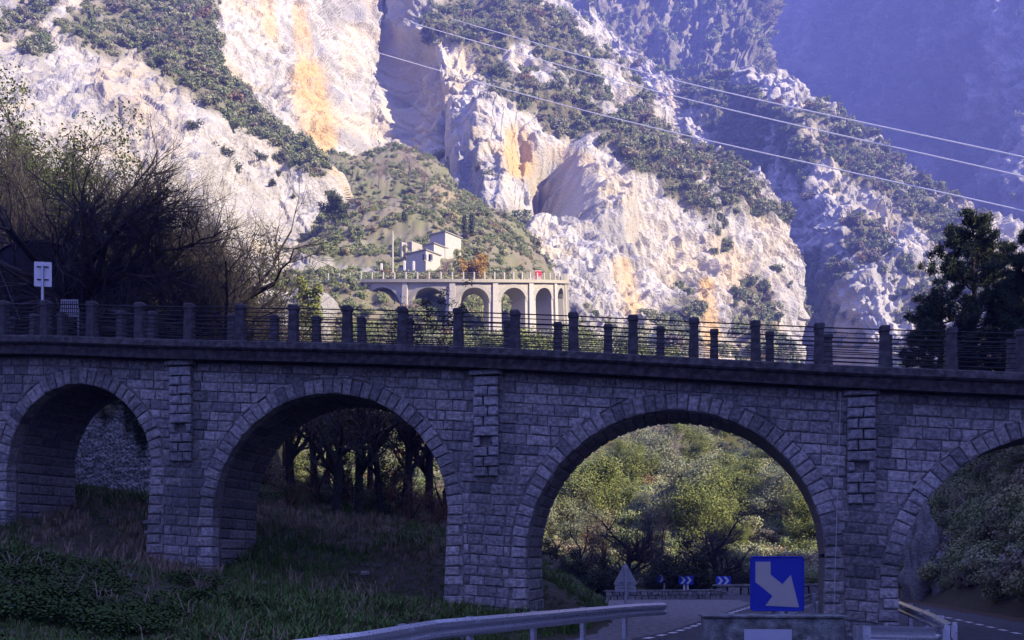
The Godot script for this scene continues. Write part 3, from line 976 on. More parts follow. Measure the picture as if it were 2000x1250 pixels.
func make_viaduct() -> void:
	make_route()
	make_arches()
	var sm: Material = mats["masonry stone"]
	var v := thing("stone_viaduct", "near grey stone viaduct with round arches crossing over the road, in shade", "viaduct", Vector3.ZERO)
	var s0: float = pier_s[1]
	var s1: float = pier_s[7]
	# --- core of mortar: front, back, soffits
	var core := MB.new()
	var step := 0.12
	var cuts := [s0, s1]
	for i in int((s1 - s0) / step):
		cuts.append(s0 + step * i + 0.013)
	for a in arches:
		for e in [a.left, a.right]:
			if e > s0 and e < s1:
				cuts.append(e)
	cuts.sort()
	for i in cuts.size() - 1:
		var sa: float = cuts[i]
		var sb: float = cuts[i + 1]
		if sb - sa < 0.003:
			continue
		var ca := core_bottom(sa + 0.001)
		var cb := core_bottom(sb - 0.001)
		var ta := deck_y(sa) - 0.40
		var tb := deck_y(sb) - 0.40
		for side in 2:
			var o: float = -0.018 if side == 0 else -BARREL
			var rows := 4
			for k in rows:
				var y0a := lerpf(ca, ta, float(k) / rows)
				var y1a := lerpf(ca, ta, float(k + 1) / rows)
				var y0b := lerpf(cb, tb, float(k) / rows)
				var y1b := lerpf(cb, tb, float(k + 1) / rows)
				var w := 1.0 if side == 0 else -1.0
				var p := [wall_at(sa, y0a, o + batter(y0a, sa) * w), wall_at(sa, y1a, o + batter(y1a, sa) * w), wall_at(sb, y1b, o + batter(y1b, sb) * w), wall_at(sb, y0b, o + batter(y0b, sb) * w)]
				core.quad_out(p[0], p[1], p[2], p[3], wall_at(sa, (ca + ta) * 0.5, -BARREL * 0.5))
		if ca > -0.8 or cb > -0.8:
			core.quad_out(wall_at(sa, ca, -0.018), wall_at(sb, cb, -0.018), wall_at(sb, cb, -BARREL), wall_at(sa, ca, -BARREL), wall_at(sa, maxf(ca, cb) + 1.0, -1.5))
	for a in arches:
		for e in [[a.left, 1.0], [a.right, -1.0]]:
			# straight jamb below the springing
			for k in 4:
				var y0 := lerpf(-1.0, a.y, k / 4.0)
				var y1 := lerpf(-1.0, a.y, (k + 1) / 4.0)
				core.quad_out(wall_at(e[0], y0, -0.018 + batter(y0, e[0])), wall_at(e[0], y1, -0.018 + batter(y1, e[0])), wall_at(e[0], y1, -BARREL - batter(y1, e[0])), wall_at(e[0], y0, -BARREL - batter(y0, e[0])), wall_at(e[0] - e[1], (y0 + y1) * 0.5, -1.5))
	part(v, "mortar_core", core.mesh(), mats["mortar"])
	# --- voussoirs and jamb quoins
	for a in arches:
		if a.left > s1 - 1.0 or a.right < pier_s[1] + 0.5:
			continue
		var count := int(PI * (a.r + 0.15) / 0.222)
		if count % 2 == 0:
			count += 1
		for i in count:
			var t0 := PI * i / count
			var t1 := PI * (i + 1) / count
			var ring := 0.33 + rng.randf_range(-0.03, 0.06)
			var p := PackedVector2Array()
			for q in [[t0, a.r - 0.02], [t0, a.r + ring], [t1, a.r + ring], [t1, a.r - 0.02]]:
				p.append(Vector2(a.s - cos(q[0]) * q[1], a.y + sin(q[0]) * q[1]))
			var mid := (t0 + t1) * 0.5
			var st := stone_mesh(p, 0.009, 0.0, rng.randf_range(0.02, 0.045), 0.26, stone_tone(a.s - cos(mid) * (a.r + 0.2), a.y + sin(mid) * (a.r + 0.2)))
			if st:
				part(v, "voussoir", st, sm)
		for e in [[a.left, -1.0], [a.right, 1.0]]:
			var y: float = a.y
			var k := 0
			while y > -0.5:
				var h := rng.randf_range(0.2, 0.25)
				var wide := 0.36 if k % 2 == 0 else 0.27
				var flare: float = (a.y - y) * 0.035
				var fl2: float = (a.y - y + h) * 0.035
				var x0: float = e[0] - e[1] * (0.02 + flare)
				var x0b: float = e[0] - e[1] * (0.02 + fl2)
				var x1: float = e[0] + e[1] * wide
				var p := PackedVector2Array([Vector2(x0b, y - h), Vector2(x0, y), Vector2(x1, y), Vector2(x1, y - h)])
				var st := stone_mesh(p, 0.009, 0.0, rng.randf_range(0.02, 0.05), 0.26, stone_tone(e[0], y))
				if st:
					part(v, "quoin", st, sm)
				y -= h
				k += 1
	# --- coursed stones between the arches
	var rings := []
	for a in arches:
		rings.append(arch_poly(a, a.r + 0.335))
	var rest := MB.new()
	var hh := 0.44
	var row := 0
	var made := 0
	var bits := []
	while hh < 8.2:
		var ch: float = [0.20, 0.23, 0.21, 0.24, 0.22][row % 5]
		var s := s0 + rng.randf() * 0.3
		while s < s1:
			var w := rng.randf_range(0.26, 0.54) if rng.randf() < 0.8 else rng.randf_range(0.17, 0.26)
			var ya := deck_y(s) - hh
			var yb := deck_y(s + w) - hh
			var p := PackedVector2Array([Vector2(s, ya - ch), Vector2(s, ya), Vector2(s + w, yb), Vector2(s + w, yb - ch)])
			s += w
			var mid := (p[0] + p[2]) * 0.5
			if mid.y < ground_h(wall_at(mid.x, 0).x, wall_at(mid.x, 0).z) - 0.35:
				continue
			var pil := false
			for i in pier_s.size():
				if absf(mid.x - pier_s[i]) < 0.16 and hh < 2.6:
					pil = true
			if pil:
				continue
			var keep := [p]
			for r in rings:
				if keep.is_empty():
					break
				if absf(mid.x - r[0].x) > 9.0 and absf(mid.x - r[32].x) > 9.0:
					continue
				var nxt := []
				for q in keep:
					for z in Geometry2D.clip_polygons(q, r):
						nxt.append(z)
				keep = nxt
			for q in keep:
				var area := 0.0
				for i in q.size():
					area += q[i].cross(q[(i + 1) % q.size()]) * 0.5
				if absf(area) < 0.006:
					continue
				bits.append([absf(area) / maxf(1.0, pow(wall_at(mid.x, 0).z, 2.0)), q, mid])
		hh += ch
		row += 1
	bits.sort_custom(func(a, b): return a[0] > b[0])
	for b in bits:
		var sn := seen(wall_at(b[2].x, b[2].y))
		var st := stone_mesh(b[1], 0.0075, -0.004, rng.randf_range(0.012, 0.036), 0.08, stone_tone(b[2].x, b[2].y))
		if st == null:
			continue
		var show := sn.x > -30 and sn.x < 2030
		if show and made < 300:
			part(v, "stone", st, sm)
			made += 1
		elif show or sn.x < 2400:
			var arr := st.surface_get_arrays(0)
			rest.v.append_array(arr[Mesh.ARRAY_VERTEX])
			rest.n.append_array(arr[Mesh.ARRAY_NORMAL])
			rest.c.append_array(arr[Mesh.ARRAY_COLOR])
	if rest.v.size():
		var ro := part(v, "stonework", rest.mesh(), sm)
		ro.set_meta("kind", "stuff")
	print("wall stones ", bits.size(), " arches ", arches.size())
	# --- pilasters: cap, then blocks, with an open drain hole
	for i in range(2, 7):
		var ps: float = pier_s[i]
		var top := deck_y(ps) - 0.42
		var cap := PackedVector2Array([Vector2(ps - 0.36, top - 0.12), Vector2(ps - 0.36, top), Vector2(ps + 0.36, top), Vector2(ps + 0.36, top - 0.12)])
		part(v, "pilaster_cap", stone_mesh(cap, 0.006, 0.15, 0.07, 0.2, Color(0.36, 0.35, 0.34)), sm)
		var y := top - 0.13
		var k := 0
		while y > top - 2.25:
			var h := 0.215
			var parts := [[-0.28, 0.28]] if k == 0 or k == 5 else ([[-0.28, 0.04], [0.04, 0.28]] if k % 2 == 1 else [[-0.28, -0.06], [-0.06, 0.28]])
			if k == 6:
				parts = [[-0.28, -0.13], [0.13, 0.28]]
			for q in parts:
				var p := PackedVector2Array([Vector2(ps + q[0], y - h), Vector2(ps + q[0], y), Vector2(ps + q[1], y), Vector2(ps + q[1], y - h)])
				var st := stone_mesh(p, 0.008, 0.11 - k * 0.006, 0.05, 0.2, Color(0.43, 0.425, 0.42).lerp(Color(0.06, 0.055, 0.055), stain(ps + q[0], y) * 0.8))
				part(v, "pilaster_stone", st, sm)
			y -= h
			k += 1
	# --- stones lining the visible jambs and vaults
	for ai in [1, 2, 3]:
		var a = arches[ai]
		var y: float = a.y
		var k := 0
		# below springing
		while y > -0.3:
			var h := rng.randf_range(0.21, 0.26)
			lining(v, a, y - h, y, true, k)
			y -= h
			k += 1
		var t := 0.0
		while t < PI * 0.62:
			var dt: float = 0.235 / a.r
			lining(v, a, t, t + dt, false, k)
			t += dt
			k += 1
	make_deck(v)

func lining(v: Node3D, a, e0: float, e1: float, straight: bool, k: int) -> void:
	var d := 0.28
	var sm: Material = mats["masonry stone"]
	while d < BARREL - 0.05:
		var w := minf(rng.randf_range(0.4, 0.8), BARREL - d)
		if BARREL - d - w < 0.2:
			w = BARREL - d
		var m := MB.new()
		m.col = stone_tone(a.left - 0.3, e1 if straight else a.y + 1.0)
		var pts := []
		for lift in [-0.06, 0.0, 0.03]:
			var g: float = 0.008 if lift < 0.02 else 0.035
			for q in [[e0, d], [e0, d + w], [e1, d + w], [e1, d]]:
				var dd: float = q[1] + (g if q[1] == d else -g)
				var ee: float = q[0]
				if straight:
					ee += g if q[0] == e0 else -g
					var fl: float = (a.y - ee) * 0.035
					pts.append(wall_at(a.left + fl + lift + rng.randf_range(0, 0.008), ee, -dd))
				else:
					ee += (g if q[0] == e0 else -g) / a.r
					var r: float = a.r - lift
					pts.append(wall_at(a.s - cos(ee) * r, a.y + sin(ee) * r, -dd))
		var c := (pts[0] + pts[2]) as Vector3 * 0.5
		var ctr: Vector3 = (pts[0] + pts[1] + pts[2] + pts[3]) * 0.25
		for i in 4:
			var j := (i + 1) % 4
			m.quad_out(pts[i], pts[j], pts[4 + j], pts[4 + i], ctr)
			m.quad_out(pts[4 + i], pts[4 + j], pts[8 + j], pts[8 + i], ctr)
		m.quad_out(pts[8], pts[9], pts[10], pts[11], ctr)
		part(v, "vault_stone", m.mesh(), sm)
		d += w

func core_bottom(s: float) -> float:
	for a in arches:
		if s > a.left and s < a.right:
			return a.y + sqrt(maxf(0.0, a.r * a.r - (s - a.s) * (s - a.s)))
	return -1.0

func sweep(prof: Array, sa: float, sb: float, step: float, m: MB) -> void:
	# prof: [out, dy from the deck] closed loop
	var n := int((sb - sa) / step)
	var prev := []
	for i in n + 1:
		var s := sa + (sb - sa) * i / n
		var y := deck_y(s)
		var loop := []
		for q in prof:
			loop.append(wall_at(s, y + q[1], q[0]))
		if prev:
			var c := Vector3.ZERO
			for k in prof.size():
				c += prev[k] + loop[k]
			c /= prof.size() * 2
			for k in prof.size():
				var j := (k + 1) % prof.size()
				m.quad_out(prev[k], prev[j], loop[j], loop[k], c)
		prev = loop

func make_deck(v: Node3D) -> void:
	var s0: float = pier_s[0] + 0.2
	var s1: float = pier_s[7] - 0.2
	var cm: Material = mats["weathered concrete"]
	var m := MB.new()
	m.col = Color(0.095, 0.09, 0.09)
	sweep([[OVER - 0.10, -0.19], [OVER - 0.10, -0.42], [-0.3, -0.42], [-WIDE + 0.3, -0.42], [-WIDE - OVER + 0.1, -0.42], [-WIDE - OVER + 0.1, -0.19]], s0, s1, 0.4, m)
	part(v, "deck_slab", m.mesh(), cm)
	m = MB.new()
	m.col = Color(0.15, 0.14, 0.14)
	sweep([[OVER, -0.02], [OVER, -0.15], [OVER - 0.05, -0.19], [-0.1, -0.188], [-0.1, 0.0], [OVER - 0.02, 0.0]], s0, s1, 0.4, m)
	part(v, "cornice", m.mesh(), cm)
	m = MB.new()
	m.col = Color(0.13, 0.125, 0.12)
	sweep([[-WIDE - OVER, -0.02], [-WIDE - OVER, -0.186], [-WIDE + 0.1, -0.186], [-WIDE + 0.1, 0.0], [-WIDE - OVER + 0.42, 0.0], [-WIDE - OVER + 0.42, 0.56], [-WIDE - OVER + 0.02, 0.56]], s0, s1, 0.4, m)
	part(v, "cornice", m.mesh(), cm)
	m = MB.new()
	m.col = Color(0.07, 0.07, 0.075)
	sweep([[-0.1, -0.06], [-0.1, -0.18], [-WIDE + 0.1, -0.18], [-WIDE + 0.1, -0.06]], s0, s1, 0.4, m)
	part(v, "roadway", m.mesh(), mats["asphalt"])
	railing(OVER - 0.16, "concrete post railing along the near edge of the shaded viaduct deck", s0, s1, -0.03, 0.0)
	railing(-WIDE - OVER + 0.16, "concrete post railing along the far edge of the shaded viaduct deck", s0, s1, 0.38, 0.56)

func railing(out: float, label: String, s0: float, s1: float, phase: float, lift: float) -> void:
	var r := thing("railing", label, "railing", Vector3.ZERO, 0.0, "railings on the near viaduct")
	var cm: Material = mats["post concrete"]
	var gap := 1.235
	var s := s0 + 0.4 + phase
	var pm := MB.new()
	# one post, tapered, with a thicker head
	pm.col = Color(0.10, 0.093, 0.095)
	var hx := 0.085
	for lv in [[0.0, 0.102, 0.70, 0.086], [0.70, 0.086, 0.72, 0.102], [0.72, 0.102, 0.80, 0.102], [0.80, 0.102, 0.835, 0.08]]:
		var p := []
		for e in 2:
			var y: float = lv[e * 2]
			var h: float = lv[e * 2 + 1]
			for q in [[-1, -1], [1, -1], [1, 1], [-1, 1]]:
				p.append(Vector3(q[0] * h, y, q[1] * h))
		pm.hexa(p)
	var post := pm.mesh()
	while s < s1 - 0.3:
		var o := part(r, "post", post, cm)
		o.position = wall_at(s, deck_y(s) + lift - 0.005, out)
		var fn := face_normal(s)
		o.rotation = Vector3(rng.randf_range(-0.012, 0.012), atan2(fn.x, fn.z), rng.randf_range(-0.012, 0.012))
		s += gap
	for k in 8:
		var m := MB.new()
		m.col = Color(0.6, 0.58, 0.6)
		var y := 0.09 + k * 0.095
		var pts := []
		var n := 60
		for i in n + 1:
			var q := lerpf(s0 + 0.1, s1 - 0.1, float(i) / n)
			pts.append(wall_at(q, deck_y(q) + lift + y + rng.randf_range(-0.004, 0.004), out))
		m.path_tube(pts, 0.0105 if k < 7 else 0.014, 5)
		part(r, "rail", m.mesh(), mats["dark iron"])

# ---------- road furniture ----------
func frame_between(a: Vector3, b: Vector3) -> Basis:
	var x := (b - a).normalized()
	var z := x.cross(Vector3.UP).normalized()
	return Basis(x, z.cross(x).normalized(), z)

# W-beam guard rail: bays of beam lapped at bolted joints, on steel posts
func guardrail(label: String, pts: Array, flare_end := false) -> void:
	var g := thing("guardrail", label, "guardrail", Vector3.ZERO, 0.0, "guardrails by the road")
	var steel: Material = mats["galvanised steel"]
	# cross section: out, height (from the centre of the beam)
	var prof := [[0.0, 0.13], [0.03, 0.11], [0.065, 0.09], [0.07, 0.05], [0.018, 0.016], [0.018, -0.016], [0.07, -0.05], [0.065, -0.09], [0.03, -0.11], [0.0, -0.13]]
	var line := []
	for q in pts:
		line.append(Vector3(q[0], q[2], -q[1]))
	var total := 0.0
	for i in line.size() - 1:
		total += line[i].distance_to(line[i + 1])
	var n := maxi(1, int(round(total / 2.0)))
	for b in n:
		var m := MB.new()
		m.col = Color(1, 1, 1)
		var s0 := total * b / n
		var s1 := total * (b + 1) / n + (0.12 if b < n - 1 else 0.0)
		var lap := 0.004 * (b % 2)
		var prev := []
		for k in 7:
			var s := lerpf(s0, s1, k / 6.0)
			var p := along(line, minf(s, total - 0.001))
			var a := along(line, maxf(0.0, s - 0.3))
			var c := along(line, minf(total - 0.001, s + 0.3))
			var fb := frame_between(a, c)
			var loop := []
			for q in prof:
				loop.append(p + fb.z * (q[0] + lap) + Vector3.UP * q[1])
			for q in range(prof.size() - 1, -1, -1):
				loop.append(p + fb.z * (prof[q][0] + lap - 0.006) + Vector3.UP * prof[q][1])
			if prev:
				var nn := loop.size()
				for q in nn:
					var j := (q + 1) % nn
					m.quad(prev[q], prev[j], loop[j], loop[q])
			prev = loop
		# joint bolts
		for y in [0.066, -0.066]:
			for e in 2:
				var fb := frame_between(along(line, s0), along(line, minf(s0 + 0.3, total)))
				m.box(along(line, s0 + 0.05 + e * 0.08) + fb.z * 0.075 + Vector3.UP * y, Vector3(0.03, 0.03, 0.02), fb)
		part(g, "beam", m.mesh(), steel)
		var pp := along(line, s0 + 0.06)
		var fb := frame_between(along(line, s0), along(line, minf(s0 + 0.3, total)))
		var pm := MB.new()
		var base := maxf(-0.1, ground_h(pp.x, pp.z)) - 0.15
		var tall: float = pp.y + 0.14 - base
		pm.box(Vector3(0, tall * 0.5, -0.02), Vector3(0.09, tall, 0.01))
		pm.box(Vector3(-0.045, tall * 0.5, -0.05), Vector3(0.01, tall, 0.07))
		pm.box(Vector3(0.045, tall * 0.5, -0.05), Vector3(0.01, tall, 0.07))
		var o := part(g, "post", pm.mesh(), steel)
		o.transform = Transform3D(fb, Vector3(pp.x, base, pp.z))
		var bk := MB.new()
		bk.box(Vector3.ZERO, Vector3(0.10, 0.2, 0.03), fb)
		part(g, "spacer", bk.mesh(), steel).position = pp + fb.z * -0.012
	if flare_end:
		var m := MB.new()
		var p := along(line, total - 0.001)
		var fb := frame_between(along(line, total - 0.3), p)
		for k in 8:
			var a0 := PI * k / 8.0
			var a1 := PI * (k + 1) / 8.0
			var c0 := p - fb.z * 0.10 + fb.x * sin(a0) * 0.12 + fb.z * cos(a0) * 0.14
			var c1 := p - fb.z * 0.10 + fb.x * sin(a1) * 0.12 + fb.z * cos(a1) * 0.14
			m.quad(c0 - Vector3.UP * 0.13, c0 + Vector3.UP * 0.13, c1 + Vector3.UP * 0.13, c1 - Vector3.UP * 0.13)
		part(g, "end_cap", m.mesh(), steel)

func rounded_rect(w: float, h: float, r: float) -> PackedVector2Array:
	var p := PackedVector2Array()
	for c in [[1, 1, 0.0], [-1, 1, 0.5], [-1, -1, 1.0], [1, -1, 1.5]]:
		for k in 6:
			var a: float = (c[2] + k / 5.0 * 0.5) * PI
			p.append(Vector2(c[0] * (w * 0.5 - r) + cos(a) * r, c[1] * (h * 0.5 - r) + sin(a) * r))
	return p

func plate(poly: PackedVector2Array, col: Color, at_z: float, deep := 0.004) -> ArrayMesh:
	var m := MB.new()
	m.col = col
	m.prism(poly, Transform3D(Basis(), Vector3(0, 0, at_z)), deep)
	return m.mesh()

func pole(h: float, w: float, d: float, col: Color) -> ArrayMesh:
	var m := MB.new()
	m.col = col
	m.bevel_box(Vector3(0, h * 0.5, 0), Vector3(w, h, d), 0.008)
	return m.mesh()

func make_signs() -> void:
	var sf: Material = mats["sign face"]
	var zinc: Material = mats["galvanised steel"]
	# blue keep-right sign
	var z := 12.9
	var c := at(1518, 1140, z)
	var t := thing("road_sign", "blue square road sign with white arrow pointing down right, before the wide arch", "road sign", Vector3(c.x, 0, c.z), -0.06)
	part(t, "post", pole(c.y + 0.28, 0.08, 0.05, Color(1, 1, 1)), zinc).position = Vector3(0.06, 0, -0.045)
	var w := 0.655
	var hh := c.y
	var pl := part(t, "panel", plate(rounded_rect(w, w + 0.02, 0.035), Color(0.014, 0.03, 0.27), 0.0, 0.016), sf)
	pl.position.y = hh
	var rim := MB.new()
	rim.col = Color(0.014, 0.03, 0.27)
	var rr := rounded_rect(w, w + 0.02, 0.035)
	for i in rr.size():
		var j := (i + 1) % rr.size()
		rim.tube(Vector3(rr[i].x, rr[i].y, 0.0), Vector3(rr[j].x, rr[j].y, 0.0), 0.011, 0.011, 6)
	part(pl, "rim", rim.mesh(), sf)
	# arrow, as measured on the sign: pixels from its corner
	var ar := PackedVector2Array()
	for q in [[1476, 1097], [1505, 1097], [1505, 1122], [1528, 1141], [1544, 1123], [1560, 1186], [1495, 1183], [1509, 1164], [1476, 1137]]:
		ar.append(Vector2((q[0] - 1518) / FX * z, -(q[1] - 1140) / FX * z))
	part(pl, "arrow", plate(ar, Color(0.29, 0.285, 0.27), 0.004, 0.003), sf)
	# low pale box in front of its foot
	z = 12.2
	c = at(1513, 1206, z)
	t = thing("roadside_box", "low grey green box with a pale panel at the foot of the blue arrow sign", "box", Vector3(c.x, 0, c.z), -0.05)
	var m := MB.new()
	m.col = Color(0.26, 0.29, 0.27)
	m.bevel_box(Vector3(0, c.y * 0.5, -0.2), Vector3(1.64, c.y, 0.4), 0.02)
	part(t, "body", m.mesh(), mats["weathered concrete"])
	part(t, "front_panel", plate(rounded_rect(0.56, c.y - 0.16, 0.01), Color(0.34, 0.36, 0.42), 0.008, 0.006), sf).position = Vector3(-0.08, c.y * 0.5 - 0.06, 0)
	m = MB.new()
	m.col = Color(0.24, 0.265, 0.25)
	m.bevel_box(Vector3(0, 0.012, -0.2), Vector3(1.70, 0.025, 0.46), 0.008)
	part(t, "lid", m.mesh(), mats["weathered concrete"]).position.y = c.y
	# triangle sign seen from behind
	z = 30.5
	c = at(1222, 1128, z)
	t = thing("warning_sign", "triangular road sign seen from behind on the grassy verge", "road sign", Vector3(c.x, ground_h(c.x, c.z) - 0.05, c.z), 0.1)
	var g0: float = t.position.y
	part(t, "post", pole(c.y + 0.34 - g0, 0.07, 0.045, Color(1, 1, 1)), zinc)
	var tri := PackedVector2Array([Vector2(-0.35, -0.2), Vector2(-0.33, -0.24), Vector2(0.33, -0.24), Vector2(0.35, -0.2), Vector2(0.03, 0.40), Vector2(-0.03, 0.40)])
	part(t, "triangle_panel", plate(tri, Color(0.34, 0.36, 0.38), -0.03, 0.02), sf).position.y = c.y - g0 + 0.02
	part(t, "lower_panel", plate(rounded_rect(0.62, 0.2, 0.015), Color(0.36, 0.38, 0.40), -0.03, 0.02), sf).position.y = c.y - g0 - 0.34
	for y in [0.28, -0.12, -0.28, -0.40]:
		m = MB.new()
		m.box(Vector3.ZERO, Vector3(0.18 if y > 0.2 else 0.42, 0.03, 0.03))
		part(t, "bracket", m.mesh(), zinc).position = Vector3(0, c.y - g0 + y, -0.02)
	# chevron boards on the bend
	var ch := [[1340, 1133, 47.0, "blue chevron board on two posts in the middle of the bend"], [1413, 1134, 46.0, "blue chevron board nearest the arrow sign on the bend"], [1298, 1130, 49.0, "dark blue chevron board furthest left on the bend"]]
	for q in ch:
		c = at(q[0], q[1], q[2])
		var base := maxf(0.0, ground_h(c.x, c.z)) - 0.05
		t = thing("chevron_board", q[3], "road sign", Vector3(c.x, base, c.z), -0.08, "chevron boards on the bend")
		var y: float = c.y - base
		var bd := part(t, "panel", plate(rounded_rect(0.66, 0.4, 0.02), Color(0.02, 0.06, 0.40), 0.0, 0.02), sf)
		bd.position.y = y
		for k in 2:
			var x0 := -0.26 + k * 0.27
			var cv := PackedVector2Array([Vector2(x0, 0.17), Vector2(x0 + 0.11, 0.17), Vector2(x0 + 0.24, 0), Vector2(x0 + 0.11, -0.17), Vector2(x0, -0.17), Vector2(x0 + 0.13, 0)])
			part(bd, "chevron", plate(cv, Color(0.55, 0.56, 0.58), 0.005, 0.004), sf)
		for x in ([-0.08, 0.08] if q[0] == 1340 else [0.0]):
			part(t, "post", pole(y + 0.1, 0.09, 0.05, Color(0.62, 0.62, 0.62)), sf).position = Vector3(x, 0, -0.06)
	# sign at the left end of the deck, seen from behind
	c = at(109, 546, 24.6)
	var sd := nearest_s(c)
	var bp := wall_at(sd, deck_y(sd), OVER - 0.36)
	t = thing("deck_sign", "white rectangular sign seen from behind on the viaduct railing at the left", "road sign", bp, 0.15)
	part(t, "post", pole(c.y - bp.y + 0.22, 0.06, 0.04, Color(0.7, 0.7, 0.72)), zinc)
	part(t, "panel", plate(rounded_rect(0.39, 0.58, 0.02), Color(0.62, 0.62, 0.64), -0.025, 0.015), sf).position.y = c.y - bp.y
	for y in [0.17, -0.13]:
		m = MB.new()
		m.box(Vector3(0, 0, -0.02), Vector3(0.26, 0.028, 0.025))
		part(t, "bracket", m.mesh(), mats["dark iron"]).position.y = c.y - bp.y + y

func nearest_s(p: Vector3) -> float:
	var best := 0.0
	var bd := 1e9
	for q in route:
		var d := Vector2(q[1].x - p.x, q[1].z - p.z).length()
		if d < bd:
			bd = d
			best = q[0]
	return best

func make_rails() -> void:
	guardrail("long steel guardrail in front of the grassy bank, ending on the gravel pull-in", [[-2.6, 8.5, 0.62], [-1.66, 11.0, 0.60], [-1.0, 13.3, 0.60], [0.2, 15.6, 0.58], [1.5, 18.2, 0.55], [2.45, 20.0, 0.53], [3.15, 21.2, 0.50]], true)
	guardrail("steel guardrail bending round the foot of the pier at the right", [[9.0, 27.0, 0.55], [8.6, 23.0, 0.5], [7.6, 18.5, 0.42], [6.7, 15.6, 0.42], [5.6, 13.4, 0.5], [4.4, 13.0, 0.55]], true)
	guardrail("steel guardrail along the lane left of the pier, behind the arrow sign", [[7.9, 26.0, 0.62], [6.4, 22.6, 0.56], [5.2, 19.6, 0.5], [4.1, 16.6, 0.5], [3.4, 14.6, 0.5]], false)

# low dry-stone walls beyond the pull-in
func stone_wall(label: String, a: Vector3, b: Vector3, h: float, deep: float, big: float) -> void:
	var t := thing("dry_stone_wall", label, "wall", a)
	var fb := frame_between(a, b)
	var l := a.distance_to(b)
	var core := MB.new()
	core.col = Color(0.10, 0.095, 0.09)
	core.box(fb.x * l * 0.5 + Vector3.UP * h * 0.45, Vector3(l, h * 0.9, deep * 0.7), fb)
	part(t, "core", core.mesh(), mats["mortar"])
	var y := 0.0
	while y < h - 0.03:
		var rh := minf(rng.randf_range(0.8, 1.2) * big * 0.7, h - y + 0.03)
		var x := 0.0
		while x < l:
			var w := rng.randf_range(0.6, 1.5) * big
			var m := MB.new()
			var k := rng.randf_range(0.26, 0.46)
			m.col = Color(k, k * 0.97, k * 0.92)
			var p := []
			for zz in [-1, 1]:
				for q in [[-1, -1], [1, -1], [1, 1], [-1, 1]]:
					var j := 0.5 - rng.randf_range(0.03, 0.12)
					p.append(fb * Vector3(q[0] * w * j, q[1] * rh * j, zz * deep * (0.5 - rng.randf_range(0.0, 0.06))))
			m.hexa(p)
			part(t, "stone", m.mesh(), mats["masonry stone"]).position = fb.x * (x + w * 0.5) + Vector3.UP * (y + rh * 0.5)
			x += w
		y += rh

func make_small_walls() -> void:
	var a := at(1180, 1172, 39.0)
	var b := at(1407, 1169, 40.5)
	a.y = -0.02; b.y = -0.02
	stone_wall("low dry stone wall along the far side of the gravel pull-in", a, b, 0.36, 0.35, 0.22)
	a = at(1395, 1160, 45.0); b = at(1640, 1158, 47.0)
	a.y = -0.02; b.y = -0.02
	stone_wall("low stone parapet of large blocks on the outside of the bend", a, b, 0.45, 0.35, 0.5)

func make_terrace_wall() -> void:
	var a := at(1175, 0, 99.0)
	var b := at(1480, 0, 103.0)
	a.y = ground_h(a.x, a.z) - 0.3
	b.y = ground_h(b.x, b.z) - 0.3
	stone_wall("pale broken terrace wall high on the sunlit hillside in the wide arch", a, b, 1.5, 0.6, 0.6)

# pale rubble retaining wall seen through the small arch
func make_retaining_wall() -> void:
	var a := Vector3(-19.0, 0, -32.0)
	var b := Vector3(-9.9, 0, -31.4)
	var t := thing("retaining_wall", "pale rough rubble retaining wall seen through the small arch at the left", "wall", Vector3.ZERO)
	var nu := 220
	var nv := 150
	var p := PackedVector3Array()
	var c := PackedColorArray()
	var fz := frame_between(a, b)
	for j in nv:
		for i in nu:
			var q := a.lerp(b, float(i) / (nu - 1))
			q.y = lerpf(7.0, 1.0, float(j) / (nv - 1))
			q.z += q.y * -0.05
			var e := n_cell.get_noise_3dv(Vector3(q.x * 22.0, q.y * 40.0, 0)) * 0.06 + n_fine.get_noise_3dv(q * 9.0) * 0.05
			p.append(q + fz.z * e)
			var k := 0.66 + n_fine.get_noise_3dv(q * 14.0) * 0.18
			var st := n_mid.get_noise_3d(q.x * 30.0, q.y * 4.0, 0.0) * 0.5 + 0.5
			var cc := Color(k, k * 0.98, k * 0.94).lerp(Color(0.12, 0.12, 0.11), clampf(st * 1.3 - 0.7, 0.0, 0.6))
			# moss and creeper hanging over the top
			var moss := smoothstep(5.2, 6.3, q.y + n_mid.get_noise_2d(q.x * 16.0, q.y * 3.0) * 1.6 + (q.x + 12.6) * 0.55)
			c.append(cc.lerp(Color(0.035, 0.045, 0.02), moss))
	part(t, "face", grid_mesh(p, c, nu, nv, true), mats["pale rubble"])
	var core := MB.new()
	core.col = Color(0.1, 0.1, 0.09)
	core.box((a + b) * 0.5 + Vector3(0, 3.3, -0.75), Vector3(a.distance_to(b), 6.6, 0.5), fz)
	part(t, "backing", core.mesh(), mats["mortar"])

